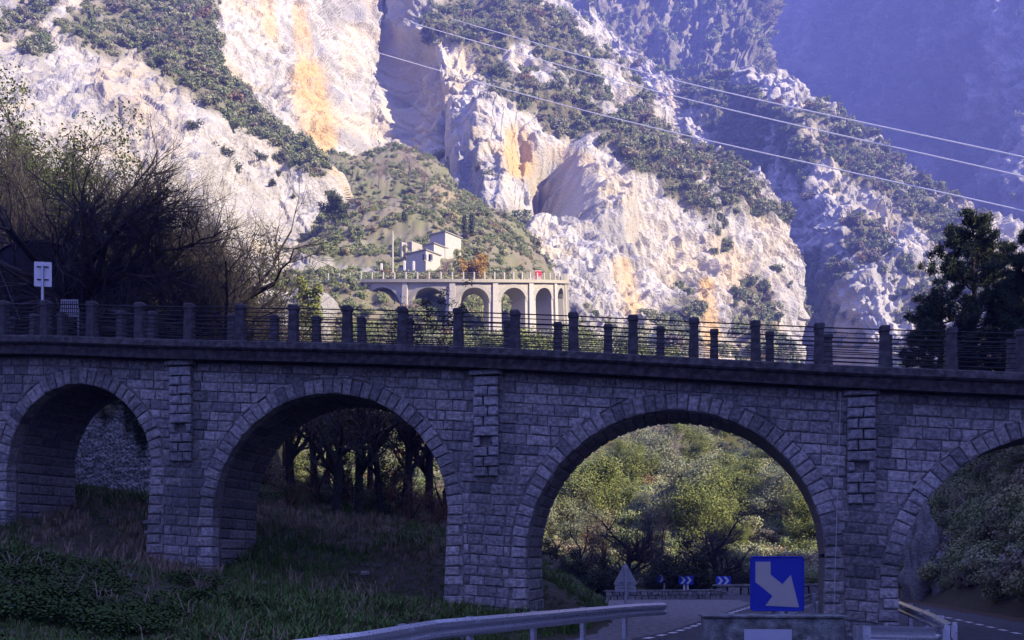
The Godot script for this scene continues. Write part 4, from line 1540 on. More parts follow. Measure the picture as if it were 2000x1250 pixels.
# arched steel gate standing at the left end of the deck
func make_gate() -> void:
	var z := 34.6
	var c := at(72, 655, z)
	var base := 5.9
	var t := thing("arched_gate", "tall dark steel gate with arched sheet top and vertical bars at the far left", "gate", Vector3(c.x, base, c.z), 0.1)
	var st: Material = mats["gate steel"]
	var half := 85.0 / FX * z
	var top := at(72, 470, z).y - base
	var spring := top - half * 0.62
	var arc := func(x: float) -> float:
		return spring + (top - spring) * sqrt(maxf(0.0, 1.0 - pow(x / half, 2.0)))
	var bar_top := at(72, 527, z).y - base
	# sheet panels of the arched head
	var edges := [-1.0, -0.52, -0.05, 0.42, 1.0]
	for i in 4:
		var poly := PackedVector2Array()
		var x0: float = edges[i] * half + 0.012
		var x1: float = edges[i + 1] * half - 0.012
		poly.append(Vector2(x0, bar_top))
		for k in 9:
			var x := lerpf(x0, x1, k / 8.0)
			poly.append(Vector2(x, maxf(bar_top + 0.02, arc.call(x))))
		poly.append(Vector2(x1, bar_top))
		var m := MB.new()
		m.prism(poly, Transform3D(), 0.01)
		part(t, "head_panel", m.mesh(), st)
		m = MB.new()
		m.box(Vector3((x0 + x1) * 0.5, 0.55, 0), Vector3(x1 - x0, 1.1, 0.012))
		part(t, "kick_panel", m.mesh(), st)
		m = MB.new()
		m.box(Vector3(x0, arc.call(x0) * 0.5, 0.02), Vector3(0.06, arc.call(x0), 0.05))
		part(t, "stile", m.mesh(), st)
	var m2 := MB.new()
	m2.box(Vector3(half, spring * 0.5, 0.02), Vector3(0.06, spring, 0.05))
	part(t, "stile", m2.mesh(), st)
	m2 = MB.new()
	var prev := Vector3(-half, spring, 0.02)
	for k in 24:
		var x := -half + 2.0 * half * (k + 1) / 24.0
		var q := Vector3(x, arc.call(x), 0.02)
		m2.tube(prev, q, 0.035, 0.035, 6)
		prev = q
	part(t, "arch_rim", m2.mesh(), st)
	for y in [1.1, bar_top]:
		m2 = MB.new()
		m2.box(Vector3(0, y, 0.02), Vector3(half * 2.0, 0.05, 0.04))
		part(t, "cross_rail", m2.mesh(), st)
	var bar := MB.new()
	bar.tube(Vector3(0, 1.1, 0), Vector3(0, bar_top, 0), 0.012, 0.012, 5)
	var bm := bar.mesh()
	var x := -half + 0.08
	while x < half - 0.05:
		part(t, "bar", bm, st).position.x = x
		x += 0.085
	# stay wire from its left side to the deck
	var w := MB.new()
	w.tube(at(-6, 515, 27.0), at(39, 625, 26.0), 0.009, 0.009, 5)
	solo("stay_wire", w.mesh(), mats["dark iron"], "thin slanting stay wire in front of the arched steel gate", "wire")
	# small pale barred hatch lower right of the gate
	var hatch := thing("barred_panel", "small pale barred panel beside the white sign, behind the railing", "panel", at(136, 622, 28.5))
	for k in 9:
		var b := MB.new()
		b.col = Color(0.26, 0.26, 0.28)
		b.box(Vector3((k - 4) * 0.056, 0.28, 0), Vector3(0.025, 0.5, 0.02))
		part(hatch, "bar", b.mesh(), mats["sign face"])
	for y in [0.06, 0.5]:
		var b := MB.new()
		b.col = Color(0.26, 0.26, 0.28)
		b.box(Vector3(0, y, 0.015), Vector3(0.5, 0.03, 0.02))
		part(hatch, "cross_rail", b.mesh(), mats["sign face"])
	for x2 in [-0.24, 0.24]:
		var b := MB.new()
		b.col = Color(0.16, 0.16, 0.18)
		b.box(Vector3(x2, -0.25, 0), Vector3(0.04, 1.1, 0.03))
		part(hatch, "post", b.mesh(), mats["sign face"])

# pale rock showing through the scrub beside the road, seen in the right-hand arch
func make_outcrops() -> void:
	for q in [[1800, 38.5, 1.0, 2.2, 0.0, "tall pale rock outcrop in the dark hillside under the right-hand arch"], [1838, 37.0, 0.6, 1.0, 1.3, "smaller pale rock right of the tall outcrop under the right-hand arch"], [1905, 33.5, 0.7, 0.7, 2.2, "low pale rock near the road edge under the right-hand arch"]]:
		var p := at(q[0], 1150, q[1])
		p.y = maxf(0.0, ground_h(p.x, p.z)) - 0.2
		var pts := PackedVector3Array()
		var cols := PackedColorArray()
		for j in 22:
			for i in 29:
				var a := TAU * i / 28.0
				var b := lerpf(-0.5, PI * 0.5, 1.0 - j / 21.0)
				var d := Vector3(cos(a) * cos(b), sin(b), sin(a) * cos(b))
				var r := 1.0 + n_mid.get_noise_3dv(d * 26.0 + p * 9.0) * 0.35 + n_cell.get_noise_3dv(d * 16.0 + p) * 0.25 + n_fine.get_noise_3dv(d * 9.0) * 0.12
				pts.append(d * r * Vector3(q[2], q[3] * 1.3, q[2] * 0.9))
				var k := 0.22 + n_fine.get_noise_3dv(d * 12.0) * 0.12
				cols.append(Color(k, k * 0.97, k * 0.92))
		var o := solo("rock_outcrop", grid_mesh(pts, cols, 29, 22, true), mats["masonry stone"], q[5], "rock", "rocks under the right-hand arch")
		o.position = p + Vector3(0, q[3] * 0.35, 0.35)
		o.rotation.y = q[4]

func make_drain_pipe() -> void:
	var m := MB.new()
	m.col = Color(0.30, 0.30, 0.31)
	var s: float = pier_s[5] - 0.40
	var pts := []
	for k in 14:
		var y := lerpf(deck_y(s) - 0.5, 0.0, k / 13.0)
		pts.append(wall_at(s - 0.012 * k, y, 0.16 + batter(y, s)))
	m.path_tube(pts, 0.008, 6)
	solo("cable_conduit", m.mesh(), mats["sign face"], "thin conduit running down the pier right of the arrow sign", "pipe")

# ---------- far viaduct, house, pole ----------
func make_far_viaduct() -> void:
	var plan := [[455, 561, 163.0], [530, 553, 158.0], [616, 549, 153.0], [703, 546.5, 148.5], [792, 546, 145.0], [884, 546, 143.0], [967, 546.5, 143.5], [1036, 547, 146.0], [1083, 547.5, 149.5], [1102, 548, 154.0], [1106, 548, 159.0]]
	var pts := []
	for q in plan:
		pts.append(at(q[0], q[1], q[2]))
	var pl: Material = mats["render plaster"]
	var t := thing("far_viaduct", "sunlit pale stone viaduct with tall piers curving round the cliff foot", "viaduct")
	var stone := Color(0.50, 0.46, 0.40)
	var wide := 3.6
	var dir := func(i: float) -> Vector3:
		var v := cat(pts, minf(i + 0.1, pts.size() - 1.0)) - cat(pts, maxf(i - 0.1, 0.0))
		v.y = 0
		return v.normalized()
	var pos := func(i: float, out: float, dy: float) -> Vector3:
		return cat(pts, i) + dir.call(i).cross(Vector3.UP) * out + Vector3(0, dy, 0)
	# spandrel wall of each bay with its arch
	for b in pts.size() - 1:
		var m := MB.new()
		m.col = stone
		var bay: float = pts[b].distance_to(pts[b + 1])
		var pw := 0.85 / bay
		var r := (bay - 1.7) * 0.5
		var low := -15.0
		var steps := 28
		for k in steps:
			var f0 := float(k) / steps
			var f1 := float(k + 1) / steps
			var yb := []
			for f in [f0, f1]:
				var x: float = (f - 0.5) * bay
				if absf(x) < r:
					yb.append(-1.1 - r + sqrt(r * r - x * x))
				else:
					yb.append(-1.1 - r)
			var y_hi := -0.45
			for side in [0.0, -wide]:
				m.quad_out(pos.call(b + f0, side, yb[0]), pos.call(b + f0, side, y_hi), pos.call(b + f1, side, y_hi), pos.call(b + f1, side, yb[1]), pos.call(b + (f0 + f1) * 0.5, -wide * 0.5, -0.8))
			m.quad_out(pos.call(b + f0, 0.0, yb[0]), pos.call(b + f1, 0.0, yb[1]), pos.call(b + f1, -wide, yb[1]), pos.call(b + f0, -wide, yb[0]), pos.call(b + f0, -wide * 0.5, yb[0] + 2.0))
		part(t, "arch_wall", m.mesh(), pl)
		# ring of the arch, slightly proud
		var ring := MB.new()
		ring.col = Color(0.44, 0.41, 0.36)
		for k in 18:
			var a0 := PI * k / 18.0
			var a1 := PI * (k + 1) / 18.0
			var q := []
			for e in [[a0, r], [a0, r + 0.5], [a1, r + 0.5], [a1, r]]:
				q.append([b + 0.5 - cos(e[0]) * e[1] / bay, -1.1 - r + sin(e[0]) * e[1]])
			var p := []
			for o in [0.07, -0.2]:
				for e in q:
					p.append(pos.call(e[0], o, e[1]))
			ring.hexa(p)
		part(t, "arch_ring", ring.mesh(), pl)
	# piers, battered, with a buttress strip up to the deck
	for i in pts.size():
		var m := MB.new()
		m.col = stone.lerp(Color(0.54, 0.50, 0.44), rng.randf())
		var low: float = [-4.0, -5.0, -7.0, -11.0, -14.0, -19.0, -22.0, -22.0, -20.0, -18.0, -14.0][i]
		var bay: float = pts[i].distance_to(pts[mini(i + 1, pts.size() - 1)]) if i < pts.size() - 1 else pts[i].distance_to(pts[i - 1])
		var f: float = 0.88 / bay
		var top := -0.9 - (bay - 1.7) * 0.5
		var p := []
		for e in [[low, 1.2, 0.7], [top, 1.0, 0.0]]:
			for q in [[-1, 0], [1, 0], [1, 1], [-1, 1]]:
				var ii := clampf(i + q[0] * f * e[1], 0.0, pts.size() - 1.0)
				p.append(pos.call(ii, (e[2] if q[1] == 0 else -wide - e[2]), e[0]))
		m.hexa(p)
		part(t, "pier", m.mesh(), pl)
		m = MB.new()
		m.col = Color(0.54, 0.50, 0.44)
		p = []
		for e in [[low, 0.62, 1.0], [-0.45, 0.4, 0.25]]:
			for q in [[-1, 0], [1, 0], [1, 1], [-1, 1]]:
				var ii := clampf(i + q[0] * f * e[1], 0.0, pts.size() - 1.0)
				p.append(pos.call(ii, (e[2] if q[1] == 0 else -0.4), e[0]))
		m.hexa(p)
		part(t, "buttress", m.mesh(), pl)
	# deck
	var m := MB.new()
	m.col = Color(0.46, 0.42, 0.34)
	var n := 60
	for k in n:
		var i0 := (pts.size() - 1.0) * k / n
		var i1 := (pts.size() - 1.0) * (k + 1) / n
		var p := []
		for ii in [i0, i1]:
			for q in [[0.4, -0.45], [0.4, 0.0], [-wide - 0.4, 0.0], [-wide - 0.4, -0.45]]:
				p.append(pos.call(ii, q[0], q[1]))
		m.hexa(p)
	part(t, "deck", m.mesh(), pl)
	for side in [0.25, -wide - 0.25]:
		var r := thing("far_railing", "pale post railing on the %s edge of the far sunlit viaduct" % ("near" if side > 0 else "outer"), "railing", Vector3.ZERO, 0.0, "railings on the far viaduct")
		var total := 0.0
		for i in pts.size() - 1:
			total += pts[i].distance_to(pts[i + 1])
		var cnt := int(total / 1.65)
		var pm := MB.new()
		pm.col = Color(0.58, 0.54, 0.44)
		pm.bevel_box(Vector3(0, 0.5, 0), Vector3(0.2, 1.02, 0.2), 0.03)
		var post := pm.mesh()
		for k in cnt:
			var ii := (pts.size() - 1.0) * (k + 0.5) / cnt
			var o := part(r, "post", post, pl)
			o.position = pos.call(ii, side, -0.01)
			var dv: Vector3 = dir.call(ii)
			o.rotation.y = atan2(-dv.z, dv.x)
		for y in [0.3, 0.6, 0.9]:
			var rm := MB.new()
			rm.col = Color(0.3, 0.28, 0.26)
			var line := []
			for k in 50:
				line.append(pos.call((pts.size() - 1.0) * k / 49.0, side, y))
			rm.path_tube(line, 0.02, 4)
			part(r, "rail", rm.mesh(), mats["cable"])

func block_house(t: Node3D, called: String, at_px: Array, z: float, deep: float, turn: float, wall: Color, base_drop := 3.0) -> void:
	# at_px: left, top, right, bottom as seen; a block standing there with real depth
	var a := at(at_px[0], at_px[1], z)
	var b := at(at_px[2], at_px[3], z)
	var w := b.x - a.x
	var h: float = a.y - b.y + base_drop
	var m := MB.new()
	m.col = wall
	var bs := Basis(Vector3.UP, turn)
	m.box(Vector3((a.x + b.x) * 0.5, a.y - h * 0.5, -z - deep * 0.5), Vector3(w, h, deep), bs)
	part(t, called, m.mesh(), mats["render plaster"])
	var r := MB.new()
	r.col = Color(0.30, 0.28, 0.26)
	r.box(Vector3((a.x + b.x) * 0.5, a.y + 0.09, -z - deep * 0.5), Vector3(w + 0.35, 0.18, deep + 0.35), bs)
	part(t, "roof_slab", r.mesh(), mats["render plaster"])

func make_house() -> void:
	var t := thing("white_house", "white cubic house with a flat roofed tower standing above the far viaduct", "house")
	var wc := Color(0.52, 0.49, 0.44)
	block_house(t, "tower", [850, 455, 888, 520], 168.0, 4.2, -0.62, wc)
	block_house(t, "middle_block", [836, 477, 862, 520], 165.6, 3.4, -0.62, wc)
	block_house(t, "low_block", [800, 492, 850, 520], 162.5, 3.6, -0.62, wc, 2.5)
	# windows of the low block
	for x in [829, 841]:
		var p := at(x, 503, 160.6)
		var m := MB.new()
		m.col = Color(0.06, 0.06, 0.09)
		m.box(p, Vector3(0.42, 0.95, 0.5), Basis(Vector3.UP, -0.62))
		var o := part(t, "window", m.mesh(), mats["sign face"])
		var f := MB.new()
		f.col = Color(0.6, 0.6, 0.58)
		f.box(p + Basis(Vector3.UP, -0.62) * Vector3(0, -0.52, 0.06), Vector3(0.55, 0.08, 0.5), Basis(Vector3.UP, -0.62))
		part(o, "sill", f.mesh(), mats["render plaster"])
	t = thing("ruined_hut", "small roofless pale hut left of the white house", "hut")
	var z := 172.0
	for q in [[788, 472, 794, 506, 0.0], [794, 477, 802, 506, 0.0], [802, 470, 814, 506, 0.4]]:
		var a := at(q[0], q[1], z - q[4])
		var b := at(q[2], q[3], z - q[4])
		var m := MB.new()
		m.col = Color(0.46, 0.43, 0.38)
		m.box(Vector3((a.x + b.x) * 0.5, (a.y + b.y) * 0.5 - 1.2, -z - 1.2), Vector3(b.x - a.x + 0.02, a.y - b.y + 2.4, 2.6), Basis(Vector3.UP, -0.62))
		part(t, "wall", m.mesh(), mats["render plaster"])
	# telegraph pole with its small cross arm
	t = thing("telegraph_pole", "tall pale telegraph pole left of the white house", "pole", at(767, 530, 160.0))
	var m2 := MB.new()
	m2.col = Color(0.5, 0.46, 0.40)
	m2.tube(Vector3(0, -1, 0), Vector3(0, 6.3, 0), 0.17, 0.12, 8)
	part(t, "shaft", m2.mesh(), mats["render plaster"])
	m2 = MB.new()
	m2.col = Color(0.4, 0.38, 0.34)
	m2.box(Vector3(0, 6.0, 0), Vector3(0.7, 0.1, 0.1))
	part(t, "cross_arm", m2.mesh(), mats["render plaster"])
	# red board on the deck
	var p := at(1052, 546, 149.0)
	t = thing("red_board", "small red board on two legs by the railing of the far viaduct", "sign", p + Vector3(0, -0.1, -0.3))
	var rb := MB.new()
	rb.col = Color(0.62, 0.03, 0.05)
	rb.box(Vector3(0, 1.0, 0), Vector3(0.95, 0.7, 0.08))
	part(t, "panel", rb.mesh(), mats["sign face"])
	for x in [-0.4, 0.4]:
		rb = MB.new()
		rb.col = Color(0.5, 0.04, 0.06)
		rb.box(Vector3(x, 0.5, 0), Vector3(0.1, 1.5, 0.1))
		part(t, "leg", rb.mesh(), mats["sign face"])
	rb = MB.new()
	rb.col = Color(0.6, 0.4, 0.4)
	rb.box(Vector3(0, 1.45, 0.02), Vector3(1.0, 0.12, 0.1))
	part(t, "header", rb.mesh(), mats["sign face"])
	# white marker stones along the terrace road
	for q in [[745, 529, 160.0, "white marker stone left of the telegraph pole"], [790, 524, 160.0, "tall white marker stone right of the telegraph pole"], [808, 525, 158.0, "white marker stone in front of the white house"]]:
		var b := at(q[0], q[1], q[2])
		var mm := MB.new()
		mm.col = Color(0.65, 0.63, 0.6)
		mm.bevel_box(Vector3(0, 0.4, 0), Vector3(0.4, 1.5, 0.35), 0.06)
		var o := solo("marker_stone", mm.mesh(), mats["render plaster"], q[3], "marker", "marker stones")
		o.position = b

func make_cables() -> void:
	# three conductors: from beyond the right edge up to the cliff
	for q in [[[2150, 345, 150.0], [2000, 307, 165.0], [1300, 152, 260.0], [900, 42, 372.0], [870, 26, 380.0], "uppermost of the three power cables crossing the mountainside"],
			[[2150, 388, 150.0], [2000, 345, 165.0], [1300, 183, 250.0], [850, 58, 360.0], [800, 40, 375.0], "middle one of the three power cables crossing the mountainside"],
			[[2150, 452, 150.0], [2000, 412, 162.0], [1300, 255, 240.0], [1000, 178, 300.0], [728, 100, 365.0], "lowest of the three power cables crossing the mountainside"]]:
		var pts := []
		for k in 5:
			pts.append(at(q[k][0], q[k][1], q[k][2]))
		var line := []
		for k in 81:
			line.append(cat(pts, 4.0 * k / 80.0))
		var m := MB.new()
		m.path_tube(line, 0.13, 6)
		solo("power_cable", m.mesh(), mats["cable"], q[5], "cable", "power cables over the valley")

# ---------- trees ----------
func branch(trunk: MB, twig: MB, p: Vector3, dir: Vector3, length: float, r: float, level: int, last: int, droop: float, tips: Array, cfg: Dictionary) -> void:
	var segs := 5 if level == 0 else (4 if level <= 2 else 3)
	var m := trunk if level <= 1 else twig
	var sides: int = [8, 6, 5, 4, 3, 3, 3][level]
	var d := dir
	var q := p
	var rr := r
	var kids := []
	for k in segs:
		var f := float(k + 1) / segs
		var wob: float = cfg.wobble * (0.5 if level == 0 else 1.0)
		d = (d + Vector3(rng.randf_range(-1, 1), rng.randf_range(-0.7, 0.9), rng.randf_range(-1, 1)) * wob + Vector3(0, droop, 0)).normalized()
		var nx := q + d * length / segs
		var nr := r * lerpf(1.0, 0.45 if level > 0 else 0.6, f)
		m.tube(q, nx, rr, nr, sides)
		q = nx
		rr = nr
		if level < last and (f > cfg.clear or level > 0):
			kids.append([q, d, rr])
	if level >= last - 1:
		tips.append(q)
	if level < last:
		var per: int = cfg.kids[level]
		for k in per:
			var at_k: Array = kids[k % kids.size()] if k < kids.size() * 2 else kids[rng.randi() % kids.size()]
			var ax := Vector3(rng.randfn(), rng.randfn(), rng.randfn()).cross(at_k[1]).normalized()
			var ang: float = rng.randf_range(0.45, 1.05) * cfg.open
			var nd: Vector3 = at_k[1].rotated(ax, ang)
			nd = (nd + Vector3(cfg.lean.x, 0.12, cfg.lean.y) * 0.25).normalized()
			branch(trunk, twig, at_k[0], nd, length * rng.randf_range(0.5, 0.78) * cfg.shrink, at_k[2] * rng.randf_range(0.5, 0.72), level + 1, last, droop * 0.8, tips, cfg)

func bare_tree(height: float, radius: float, cfg: Dictionary, last: int) -> Dictionary:
	var a := MB.new()
	var b := MB.new()
	a.col = cfg.get("bark", Color(0.055, 0.05, 0.046))
	b.col = cfg.get("twig", Color(0.06, 0.053, 0.05))
	var tips := []
	branch(a, b, Vector3(0, -0.3, 0), Vector3(cfg.lean.x * 0.3, 1, cfg.lean.y * 0.3).normalized(), height * cfg.stem, radius, 0, last, 0.02, tips, cfg)
	return {"trunk": a.mesh(), "crown": b.mesh(), "tips": tips, "tris": (a.v.size() + b.v.size()) / 3}

func plant_tree(called: String, label: String, parts: Dictionary, p: Vector3, turn: float, scale := 1.0, group := "", leaf_mat := "twig") -> Node3D:
	var t := thing(called, label, "tree", p, turn, group)
	t.scale = Vector3.ONE * scale
	part(t, "trunk", parts.trunk, mats["bark"])
	part(t, "crown", parts.crown, mats[leaf_mat])
	if parts.has("leaves"):
		part(t, "foliage", parts.leaves, mats["leaf"])
	if parts.has("ivy"):
		part(t, "ivy", parts.ivy, mats["leaf"])
	return t

# scaled so that its top stands at a given height above the ground
func tall_scale(parts: Dictionary, base: Vector3, topy: float) -> float:
	var h := 0.0
	for k in ["trunk", "crown", "leaves"]:
		if parts.has(k):
			h = maxf(h, parts[k].get_aabb().end.y)
	return (at(0, topy, -base.z).y - base.y) / h

func plant_top(called: String, label: String, parts: Dictionary, p: Vector3, turn: float, topy: float, group := "", leaf_mat := "twig") -> Node3D:
	return plant_tree(called, label, parts, p, turn, tall_scale(parts, p, topy), group, leaf_mat)

# leafy broad tree: limbs plus leaf clumps round the twig ends
func leafy_tree(height: float, radius: float, base: Color, clump: float, per: int, size: float, cfg: Dictionary, last := 3) -> Dictionary:
	var d := bare_tree(height, radius, cfg, last)
	var m := MB.new()
	for q in d.tips:
		leaf_blob(m, q, Vector3(clump, clump * 0.8, clump) * rng.randf_range(0.7, 1.3), per, size, base, 0.3)
	d["leaves"] = m.mesh()
	d.tris += m.v.size() / 3
	return d

# pine: leaning trunk, whorls of limbs ending in needle tufts
func pine(height: float, spread: float, base: Color, first := 0.3) -> Dictionary:
	var a := MB.new()
	a.col = Color(0.09, 0.07, 0.06)
	var m := MB.new()
	var p := Vector3(0, -0.5, 0)
	var pts := []
	for k in 13:
		pts.append(p)
		p += Vector3(rng.randf_range(-0.08, 0.10), (height + 0.5) / 12.0, rng.randf_range(-0.08, 0.08))
	for k in 12:
		a.tube(pts[k], pts[k + 1], lerpf(0.24, 0.05, k / 12.0), lerpf(0.24, 0.05, (k + 1) / 12.0), 7)
	var n := int(height * 4.6)
	for k in n:
		var f := lerpf(first, 1.0, pow(float(k) / n, 0.9))
		var o := along(pts, f * height)
		var l := spread * (0.35 + 0.75 * sin(PI * clampf((f - first) / (1.0 - first) * 0.85 + 0.12, 0.0, 1.0))) * rng.randf_range(0.6, 1.15)
		var an := rng.randf() * TAU
		var d := Vector3(cos(an), rng.randf_range(0.05, 0.5), sin(an)).normalized()
		var q := o
		var steps := 4
		for s in steps:
			var nx := q + d * l / steps
			a.tube(q, nx, 0.05 * (1.0 - s * 0.2), 0.05 * (0.8 - s * 0.2) + 0.006, 4)
			d = (d + Vector3(rng.randf_range(-0.3, 0.3), rng.randf_range(0.0, 0.25), rng.randf_range(-0.3, 0.3))).normalized()
			q = nx
			if s > 0:
				for e in 3:
					var c := q + Vector3(rng.randfn(), rng.randfn() * 0.6 + 0.2, rng.randfn()) * l * 0.14
					a.tube(q, c, 0.012, 0.006, 3)
					tuft(m, c, 0.30, 80, base)
	return {"trunk": a.mesh(), "crown": m.mesh(), "tris": (a.v.size() + m.v.size()) / 3}

func tuft(m: MB, c: Vector3, r: float, count: int, base: Color) -> void:
	for k in count:
		var d := Vector3(rng.randfn(), rng.randfn() + 0.5, rng.randfn()).normalized()
		var s := d.cross(Vector3(rng.randfn(), rng.randfn(), rng.randfn())).normalized() * 0.024
		var o := c + Vector3(rng.randfn(), rng.randfn(), rng.randfn()) * r * 0.3
		var b := rng.randf_range(0.7, 1.3)
		m.col = Color(base.r * b, base.g * b, base.b * b)
		m.tri(o - s, o + d * r * rng.randf_range(0.7, 1.2), o + s)

func cypress(h: float, r: float) -> Dictionary:
	var a := MB.new()
	a.col = Color(0.1, 0.08, 0.06)
	a.tube(Vector3(0, -0.4, 0), Vector3(0, h * 0.6, 0), 0.14, 0.05, 6)
	var m := MB.new()
	for k in 26:
		var f := k / 26.0
		var w := r * (0.35 + 0.65 * sin(PI * minf(1.0, 0.25 + f * 0.72)))
		leaf_blob(m, Vector3(rng.randfn() * w * 0.2, 0.3 + f * (h - 0.4), rng.randfn() * w * 0.2), Vector3(w * 0.8, h * 0.06, w * 0.8), 26, 0.16, Color(0.035, 0.05, 0.03), 0.3)
	return {"trunk": a.mesh(), "crown": m.mesh()}

const CFG_OAK := {"kids": [7, 6, 6, 5, 4], "wobble": 0.30, "clear": 0.25, "open": 1.0, "shrink": 1.0, "stem": 0.42, "lean": Vector2(0.5, 0.0)}
const CFG_UP := {"kids": [6, 5, 5, 5, 3], "wobble": 0.18, "clear": 0.3, "open": 0.75, "shrink": 0.95, "stem": 0.5, "lean": Vector2(0.0, 0.0)}
const CFG_TALL := {"kids": [11, 5, 4, 4], "wobble": 0.14, "clear": 0.25, "open": 0.9, "shrink": 0.72, "stem": 0.8, "lean": Vector2(0.1, 0.0)}

func on_ground(x: float, y: float, z: float) -> Vector3:
	var p := at(x, y, z)
	return Vector3(p.x, maxf(0.0, ground_h(p.x, p.z)) - 0.05, p.z)

func make_trees() -> void:
	rng.seed = 77
	# --- bare trees left, beyond the deck
	var oak := bare_tree(10.5, 0.30, CFG_OAK, 5)
	var oak2 := bare_tree(9.0, 0.24, CFG_OAK.merged({"lean": Vector2(-0.2, 0.2)}, true), 5)
	var up := bare_tree(8.0, 0.17, CFG_UP, 5)
	print("oak tris ", oak.tris, " ", oak2.tris, " ", up.tris)
	for q in [[oak, 172, 35.8, 0.0, 215, "largest bare spreading tree behind the railing, right of the arched gate"], [oak2, -15, 38.5, 2.1, 90, "bare tree reaching the left edge above the arched gate"], [up, 330, 36.0, 0.6, 270, "slender bare tree right of the largest bare tree"],
			[oak2, 395, 38.0, 4.4, 330, "low bare tree leaning toward the far viaduct"], [up, 480, 42.0, 3.0, 440, "thin bare tree with upright twigs, nearest the far viaduct"], [up, 240, 40.0, 5.2, 225, "bare tree behind the white sign on the deck"], [oak, 80, 41.0, 3.6, 150, "tall bare tree rising behind the arched gate"], [up, 430, 37.0, 1.3, 380, "bare tree with fine twigs right of the low leaning one"], [oak2, 290, 42.0, 5.6, 250, "bare tree filling the gap behind the slender one"], [oak, 470, 46.0, 4.9, 400, "spreading bare tree whose twigs reach the far viaduct"], [up, 540, 50.0, 2.2, 500, "small bare tree in front of the far viaduct's left end"], [oak2, 350, 44.0, 0.9, 310, "bare tree in the middle of the twiggy mass"], [oak, 330, 40.0, 1.9, 260, "broad bare tree right behind the slender one"], [oak2, 430, 43.0, 2.8, 360, "broad bare tree left of the far viaduct"], [oak, 240, 38.0, 5.9, 235, "broad bare tree overlapping the largest one"], [up, 130, 40.0, 4.0, 190, "upright bare tree left of the largest one"]]:
		plant_top("bare_tree", q[5], q[0], on_ground(q[1], 700, q[2]), q[3], q[4], "bare trees behind the railing")
	# --- evergreens behind them
	var ever := leafy_tree(13.0, 0.28, Color(0.06, 0.08, 0.022), 0.75, 80, 0.062, {"kids": [9, 6, 4], "wobble": 0.15, "clear": 0.15, "open": 0.9, "shrink": 0.8, "stem": 0.72, "lean": Vector2(0, 0)})
	var ever2 := leafy_tree(9.0, 0.22, Color(0.06, 0.07, 0.026), 0.72, 80, 0.062, {"kids": [8, 6, 4], "wobble": 0.2, "clear": 0.12, "open": 1.0, "shrink": 0.85, "stem": 0.6, "lean": Vector2(0, 0)})
	print("evergreen tris ", ever.tris, " ", ever2.tris)
	for q in [[5, 48.0, 112, 0, "tall evergreen at the left edge with sunlit yellow green top"], [85, 49.0, 215, 1, "evergreen with sunlit shoulder right of the tallest one"], [185, 48.0, 265, 0, "dark evergreen behind the largest bare tree"],
			[265, 50.0, 330, 1, "bushy evergreen between the bare trees at the left"], [350, 50.0, 380, 1, "low bushy evergreen left of the far viaduct"], [-70, 46.0, 190, 1, "evergreen cut by the left edge of the picture"], [110, 40.0, 380, 1, "small dark evergreen just behind the arched gate"], [425, 50.0, 450, 1, "small round evergreen nearest the far viaduct"], [300, 43.0, 400, 1, "short evergreen behind the railing left of centre"], [215, 43.0, 350, 1, "dark evergreen low behind the railing right of the white sign"], [490, 52.0, 520, 1, "lowest evergreen beside the far viaduct's left end"], [385, 44.0, 470, 1, "dark evergreen below the low leaning bare tree"], [40, 42.0, 330, 1, "dark evergreen just above the arched gate"], [150, 44.0, 300, 0, "dark evergreen between the gate and the largest bare tree"]]:
		plant_top("evergreen_tree", q[4], ever if q[3] == 0 else ever2, on_ground(q[0], 700, q[1]), rng.randf() * TAU, q[2], "evergreens behind the railing")
	# --- ivy-clad trunks behind the second arch
	var tall := leafy_tree(9.0, 0.30, Color(0.05, 0.055, 0.022), 0.55, 20, 0.055, CFG_TALL, 3)
	var tall2 := leafy_tree(8.0, 0.2, Color(0.12, 0.07, 0.035), 0.5, 13, 0.05, CFG_TALL.merged({"lean": Vector2(-0.3, 0)}, true), 3)
	for tt in [tall, tall2]:
		# ivy climbing the trunk
		var iv := MB.new()
		for k in 60:
			leaf_blob(iv, Vector3(rng.randfn() * 0.16, rng.randf_range(0.0, 4.6), rng.randfn() * 0.16), Vector3(0.2, 0.25, 0.2), 26, 0.05, Color(0.04, 0.06, 0.02), 0.3)
		tt["ivy"] = iv.mesh()
	for q in [[655, 33.0, 640, 0, 0.2, "thick trunk tree seen left of middle through the second arch"], [700, 33.8, 610, 0, 1.9, "ivy clad tree in the middle of the second arch"], [748, 34.5, 600, 1, 0.6, "slim trunk tree right of middle in the second arch"], [612, 36.0, 620, 1, 2.6, "slender russet tree at the left in the second arch"], [785, 36.0, 600, 1, 4.0, "small russet tree toward the right in the second arch"], [840, 37.0, 620, 0, 5.0, "low leafy tree at the right edge of the second arch"], [570, 37.0, 600, 0, 3.3, "dark leafy tree at the left edge of the second arch"], [675, 36.5, 630, 1, 1.1, "russet tree between the two thickest trunks in the second arch"]]:
		plant_top("woodland_tree", q[5], tall if q[3] == 0 else tall2, on_ground(q[0], 1050, q[1]), q[4], q[2], "trees behind the second arch")
	var up_russet := bare_tree(7.5, 0.13, CFG_UP.merged({"bark": Color(0.06, 0.05, 0.05), "twig": Color(0.13, 0.075, 0.05)}, true), 4)
	for q in [[640, 40.0, 640, "russet twiggy tree far back in the second arch, left"], [720, 42.0, 620, "russet twiggy tree far back in the second arch, middle"], [800, 41.0, 640, "russet twiggy tree far back in the second arch, right"], [870, 42.0, 650, "russet twiggy tree beside the wide arch pier"], [560, 44.0, 600, "russet twiggy tree nearest the far viaduct's left end"]]:
		plant_top("twiggy_tree", q[3], up_russet, on_ground(q[0], 1050, q[1]), rng.randf() * TAU, q[2], "twiggy trees behind the second arch")
